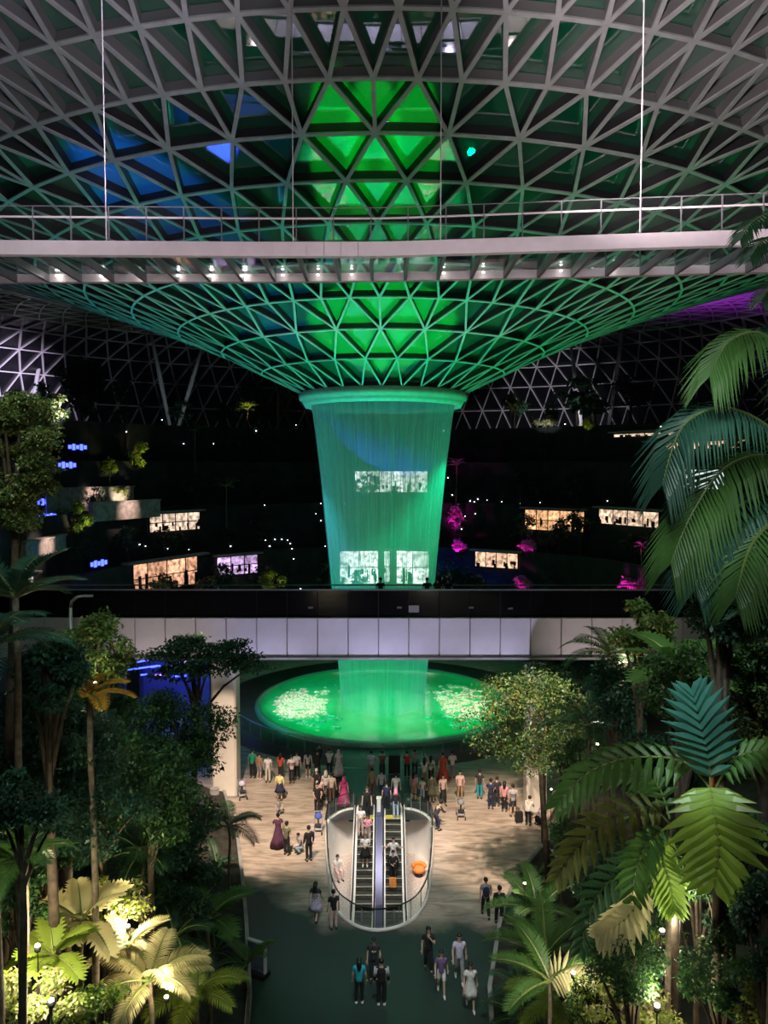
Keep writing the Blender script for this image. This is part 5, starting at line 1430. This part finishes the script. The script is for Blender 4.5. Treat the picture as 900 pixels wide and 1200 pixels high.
# low undergrowth filling both banks
rr = random.Random(77); ug = {}
for i in range(64):
    s = -1 if i % 2 else 1
    y = rr.uniform(13, 44); d = .9 + rr.random() ** 1.5 * 11; x = s * (edge(s, y) + d)
    mk = rr.choice(['dark', 'dark', 'teal', 'mid'])
    me = frond('fern', mk, 0)
    t = thing('fern', (x, y, ter(x, y) - .02), 'dark fern tuft in the shaded undergrowth of the garden banks', 'fern', 'ferns in the undergrowth'); n = 9
    for q in range(n):
        sc_ = rr.uniform(.9, 1.6); link('frond', frond('fern', mk, q % 3), t, (0, 0, .05), (0, rr.uniform(-.2, .2), 2 * PI * q / n + rr.uniform(-.3, .3)), (sc_,) * 3)
# ------------------------------------------------------------------ far trees and accents
rr = random.Random(5)
proto = []
for v in range(5):
    C_, R_ = crown_clusters((0, 0, 3.2), 1.7, 1.7, 1.5, 12, 90 + v)
    proto.append((foliage(C_, R_, 520, .42, [G['dark'], G['teal']] if v % 2 else [G['dark']], 90 + v), MB().tube([(0, 0, -.1), (.05, 0, 1.6), (0, 0, 3.3)], [.13, .1, .05], 6).mesh('trunk', BARK, True)))
for i in range(95):
    lv = i % 6
    if lv < 5: rw, z0, z1 = LV[lv]; rad = rw + rr.uniform(1.7, 2.4); zz = z1
    else: rad = rr.uniform(40, 56); zz = 24.6
    a = R(rr.uniform(5, 175)) if lv else R(rr.uniform(20, 160))
    f, tk = proto[i % 5]; sc_ = rr.uniform(.75, 1.35) * (1.5 if lv == 5 else .72)
    t = thing('far_tree', (CX + rad * math.cos(a), CY + rad * math.sin(a), zz), 'dark leafy tree on the unlit far terraces', 'tree', 'dark trees on the far terraces', None, rr.uniform(0, 6))
    t.scale = (sc_, sc_, sc_ * rr.uniform(.9, 1.3))
    o = link('foliage', f, t); o['kind'] = 'stuff'; link('trunk', tk, t)
def far_tree(px, py, wpx, hpx, mats, label, lamp=None, lp=60, n=420, base_py=None, palmy=False, leaf=.4):
    p, a, r = on_terrace(px, base_py or py + hpx)
    nx = Vector((-math.cos(a), -math.sin(a), 0)); p = p + nx * 1.0
    c = at(px, py, p.y); s = (c - CAM).dot(FWD) / F
    if palmy:
        t = palm(px, py, p.y, wpx * .6, mats, label, 'stiff', 11, int(px), base=p.z, name='far_palm')
    else:
        t = tree(px, py, p.y, wpx, hpx, mats, label, n, leaf, int(px), base=p.z, k=8, name='far_tree')
    if lamp:
        q = c + nx * 2.6 + Vector((0, 0, -1.3 if not palmy else -.6)); spot('tree_uplight', q, c, lp, lamp, 2 * math.degrees(math.atan(max(wpx, hpx) * s * .62 / 2.9)), .8, .12)
    return t
YL = (1, .85, .4); MG = (.95, .01, .55); G['plum'] = mat('leaf_plum', (.55, .25, .5), .5, 0, .3, 1)
far_tree(290, 480, 26, 18, 'lime', 'small yellow lit palm high left of the funnel rim', YL, 360, base_py=499, palmy=True)
far_tree(162, 533, 20, 36, [G['lime']], 'narrow yellow green lit tree on the left terraces', YL, 360)
far_tree(136, 577, 34, 18, [G['lime'], G['straw']], 'pale lit shrub in front of the lower pinkish planter wall', (1, .95, .7), 520)
far_tree(128, 545, 20, 22, [G['lime']], 'thin lit sapling above the pinkish planter wall', YL, 200)
far_tree(88, 605, 40, 40, [G['lime'], G['mid']], 'yellow lit leafy tree at the left end of the planter walls', YL, 480)
far_tree(60, 478, 56, 46, [G['straw'], G['mid']], 'white lit bush under the lattice far left', (.95, 1, .95), 1680, 900)
far_tree(148, 470, 50, 60, [G['dark']], 'black treetop beside the white lit bush far left')
far_tree(180, 685, 40, 18, [G['lime'], G['straw']], 'lit shrubs at the foot of the warm shopfront on the left', (1, .8, .5), 240)
far_tree(245, 683, 40, 18, [G['straw'], G['mid']], 'sparkling lit shrub below the violet shopfront', (.9, .8, 1), 240)
far_tree(318, 680, 40, 24, [G['lime']], 'yellow lit shrub just left of the waterfall foot', YL, 240)
far_tree(535, 545, 22, 10, 'plum', 'thin crimson lit palm top right of the waterfall', MG, 216, base_py=620, palmy=True)
far_tree(532, 605, 26, 34, [G['plum']], 'crimson lit bushy tree right of the waterfall', MG, 396)
far_tree(537, 638, 20, 12, [G['plum']], 'vivid magenta lit shrub right of the waterfall foot', MG, 990)
far_tree(617, 638, 24, 12, [G['plum']], 'magenta lit shrub between two warm shop windows', MG, 468)
far_tree(612, 682, 22, 14, [G['plum']], 'magenta lit low shrub on the right near the bridge', MG, 468)
far_tree(752, 640, 16, 20, 'plum', 'magenta lit slender palm far right', MG, 468, base_py=680, palmy=True)
far_tree(742, 684, 34, 16, [G['plum']], 'magenta lit shrub at the foot of the slender palm far right', MG, 990)
far_tree(800, 648, 14, 22, [G['plum']], 'magenta lit shrub behind the big feather palm', MG, 540)
far_tree(803, 560, 18, 20, [G['plum']], 'red lit shrub beside the pale blue window', (1, .12, .05), 26)
far_tree(600, 478, 18, 10, 'olive', 'small dim olive palm high right of the funnel', YL, 80, base_py=500, palmy=True)
far_tree(689, 496, 14, 14, [G['lime']], 'small yellow lit shrub high on the right', YL, 240)
far_tree(640, 492, 34, 16, [G['straw']], 'white lit shrub high on the right beside the struts', (.85, 1, 1), 320)
far_tree(228, 505, 28, 14, 'dark', 'tall thin dark palm left of the funnel', (.8, 1, .9), 5, base_py=560, palmy=True)
far_tree(265, 570, 30, 14, 'dark', 'dim thin palm left of the waterfall', (.7, 1, 1), 5, base_py=620, palmy=True)
for (px, py, lab) in ((88, 524, 'blue glowing lamp panel upper left among dark trees'), (50, 588, 'wide blue glowing lamp panel left of the planter walls'), (52, 605, 'lower blue glowing lamp panel left of the planter walls'), (75, 545, 'small blue glowing lamp panel between dark trees on the left'), (112, 660, 'faint blue glowing lamp panel low on the left terraces')):
    p, a, r = on_terrace(px, py); nx = Vector((-math.cos(a), -math.sin(a), 0)); tx = Vector((-nx.y, nx.x, 0)); c = p + nx * .3
    t = thing('blue_lamp_panel', c, lab, 'lamp'); ORIG[t.name] = (0, 0, 0)
    m = MB(); m.frame((0, 0, 0), tx * 1.3, nx * .08, Vector((0, 0, .5))); m.build('housing', DARK, t)
    for q in range(5):
        m = MB(); m.frame(tx * (-1.0 + .5 * q) + nx * .1, tx * .18, nx * .03, Vector((0, 0, .32 if q % 2 else .2))); m.build('blue_diffuser', LAMPB, t)

# ------------------------------------------------------------------ lamp post, kiosk and garden lamps
p = at(86, 860, 24); tp = at(86, 712, 24)
t = thing('lamp_post', (p.x, 24, ter(p.x, 24)), 'thin grey lamp post with bent top in front of the left bridge panels', 'lamp'); ORIG[t.name] = (0, 0, 0); hh = tp.z - ter(p.x, 24)
m = MB(); m.tube([(0, 0, 0), (0, 0, hh * .6), (0, 0, hh)], [.09, .07, .055], 8); m.build('pole', GREY, t, True)
m = MB(); m.tube([(0, 0, hh), (.05, 0, hh + .2), (.22, 0, hh + .34), (.5, 0, hh + .38)], [.055, .05, .045, .04], 8); m.build('arm', GREY, t, True)
m = MB(); m.box((.55, 0, hh + .37), (.3, .14, .06)); m.build('lamp_head', GREY, t)
q = onz(301, 1142); t = thing('map_kiosk', q, 'small framed kiosk with grey screen at the left edge of the dark floor', 'kiosk', None, None, R(-25)); ORIG[t.name] = (0, 0, 0)
m = MB(); m.box((0, 0, .08), (.95, .5, .16)); m.build('base', DARK, t)
m = MB(); m.box((0, -.02, .75), (.72, .10, 1.1)); m.build('screen', mat('kiosk_screen', (.10, .12, .15), .25, 0, .3, 4), t)
m = MB()
for x_ in (-.4, .4): m.box((x_, 0, .72), (.06, .16, 1.3))
m.box((0, 0, 1.36), (.86, .16, .06)); m.build('frame', mat('pale_frame', (.6, .62, .65), .4), t)
def garden_lamp(px, py, Y, power, color, label):
    c = at(px, py, Y); z = max(ter(c.x, Y), min(c.z, ter(c.x, Y) + 6))
    t = thing('garden_lamp', (c.x, Y, ter(c.x, Y)), label, 'lamp'); ORIG[t.name] = (0, 0, 0); hh = c.z - ter(c.x, Y)
    if hh < .3: t.location.z = c.z - .3; hh = .3
    m = MB(); m.tube([(0, 0, -.05), (0, 0, hh - .1)], .014, 6); m.build('stake', DARK, t)
    m = MB(); m.lathe([(.02, hh - .14), (.055, hh - .12), (.07, hh), (.06, hh)], 10); m.build('housing', DARK, t, True)
    m = MB(); m.ball((0, 0, hh + .0), (.05, .05, .035), 8, 5); m.build('lens', LAMPWARM, t, True)
    point('garden_glow', (c.x, Y - .1, t.location.z + hh + .28), power, color, .12)
GL = (1, .86, .52)
garden_lamp(44, 1108, 14.6, 230, GL, 'glaring garden lamp among bright palms at the lower left')
garden_lamp(150, 1085, 18.2, 210, GL, 'garden lamp hidden under the glowing shrub tree')
garden_lamp(60, 1172, 13.2, 150, (1, .95, .75), 'garden lamp low in the bottom left corner shrub')
garden_lamp(195, 1168, 17.4, 160, GL, 'garden lamp between the straw and lime palms at the bottom left')
garden_lamp(798, 1058, 14.6, 90, (1, .92, .7), 'bright garden lamp beside the ringed palm stem')
garden_lamp(776, 1090, 15.0, 80, (1, .92, .7), 'second garden lamp just below the one by the ringed stem')
garden_lamp(672, 1140, 17.0, 150, (1, .92, .72), 'garden lamp behind the pale lit leaf at the lower right')
garden_lamp(770, 1178, 13.2, 130, (1, .9, .6), 'garden lamp in the lit shrub at the bottom right')
garden_lamp(700, 872, 25, 60, (1, .9, .8), 'small white garden lamp under the arching dark palm')
garden_lamp(732, 776, 22, 40, (1, .7, .4), 'small amber garden lamp below the bridge on the right')
garden_lamp(615, 1035, 26.5, 70, (1, .92, .75), 'garden lamp lighting the green palm near the backpack wearer')
garden_lamp(646, 925, 32.6, 75, (1, .95, .7), 'lamp lighting the leafy round tree from below')
garden_lamp(112, 800, 20, 45, (1, .9, .6), 'lamp lighting the leafy upright tree on the left')
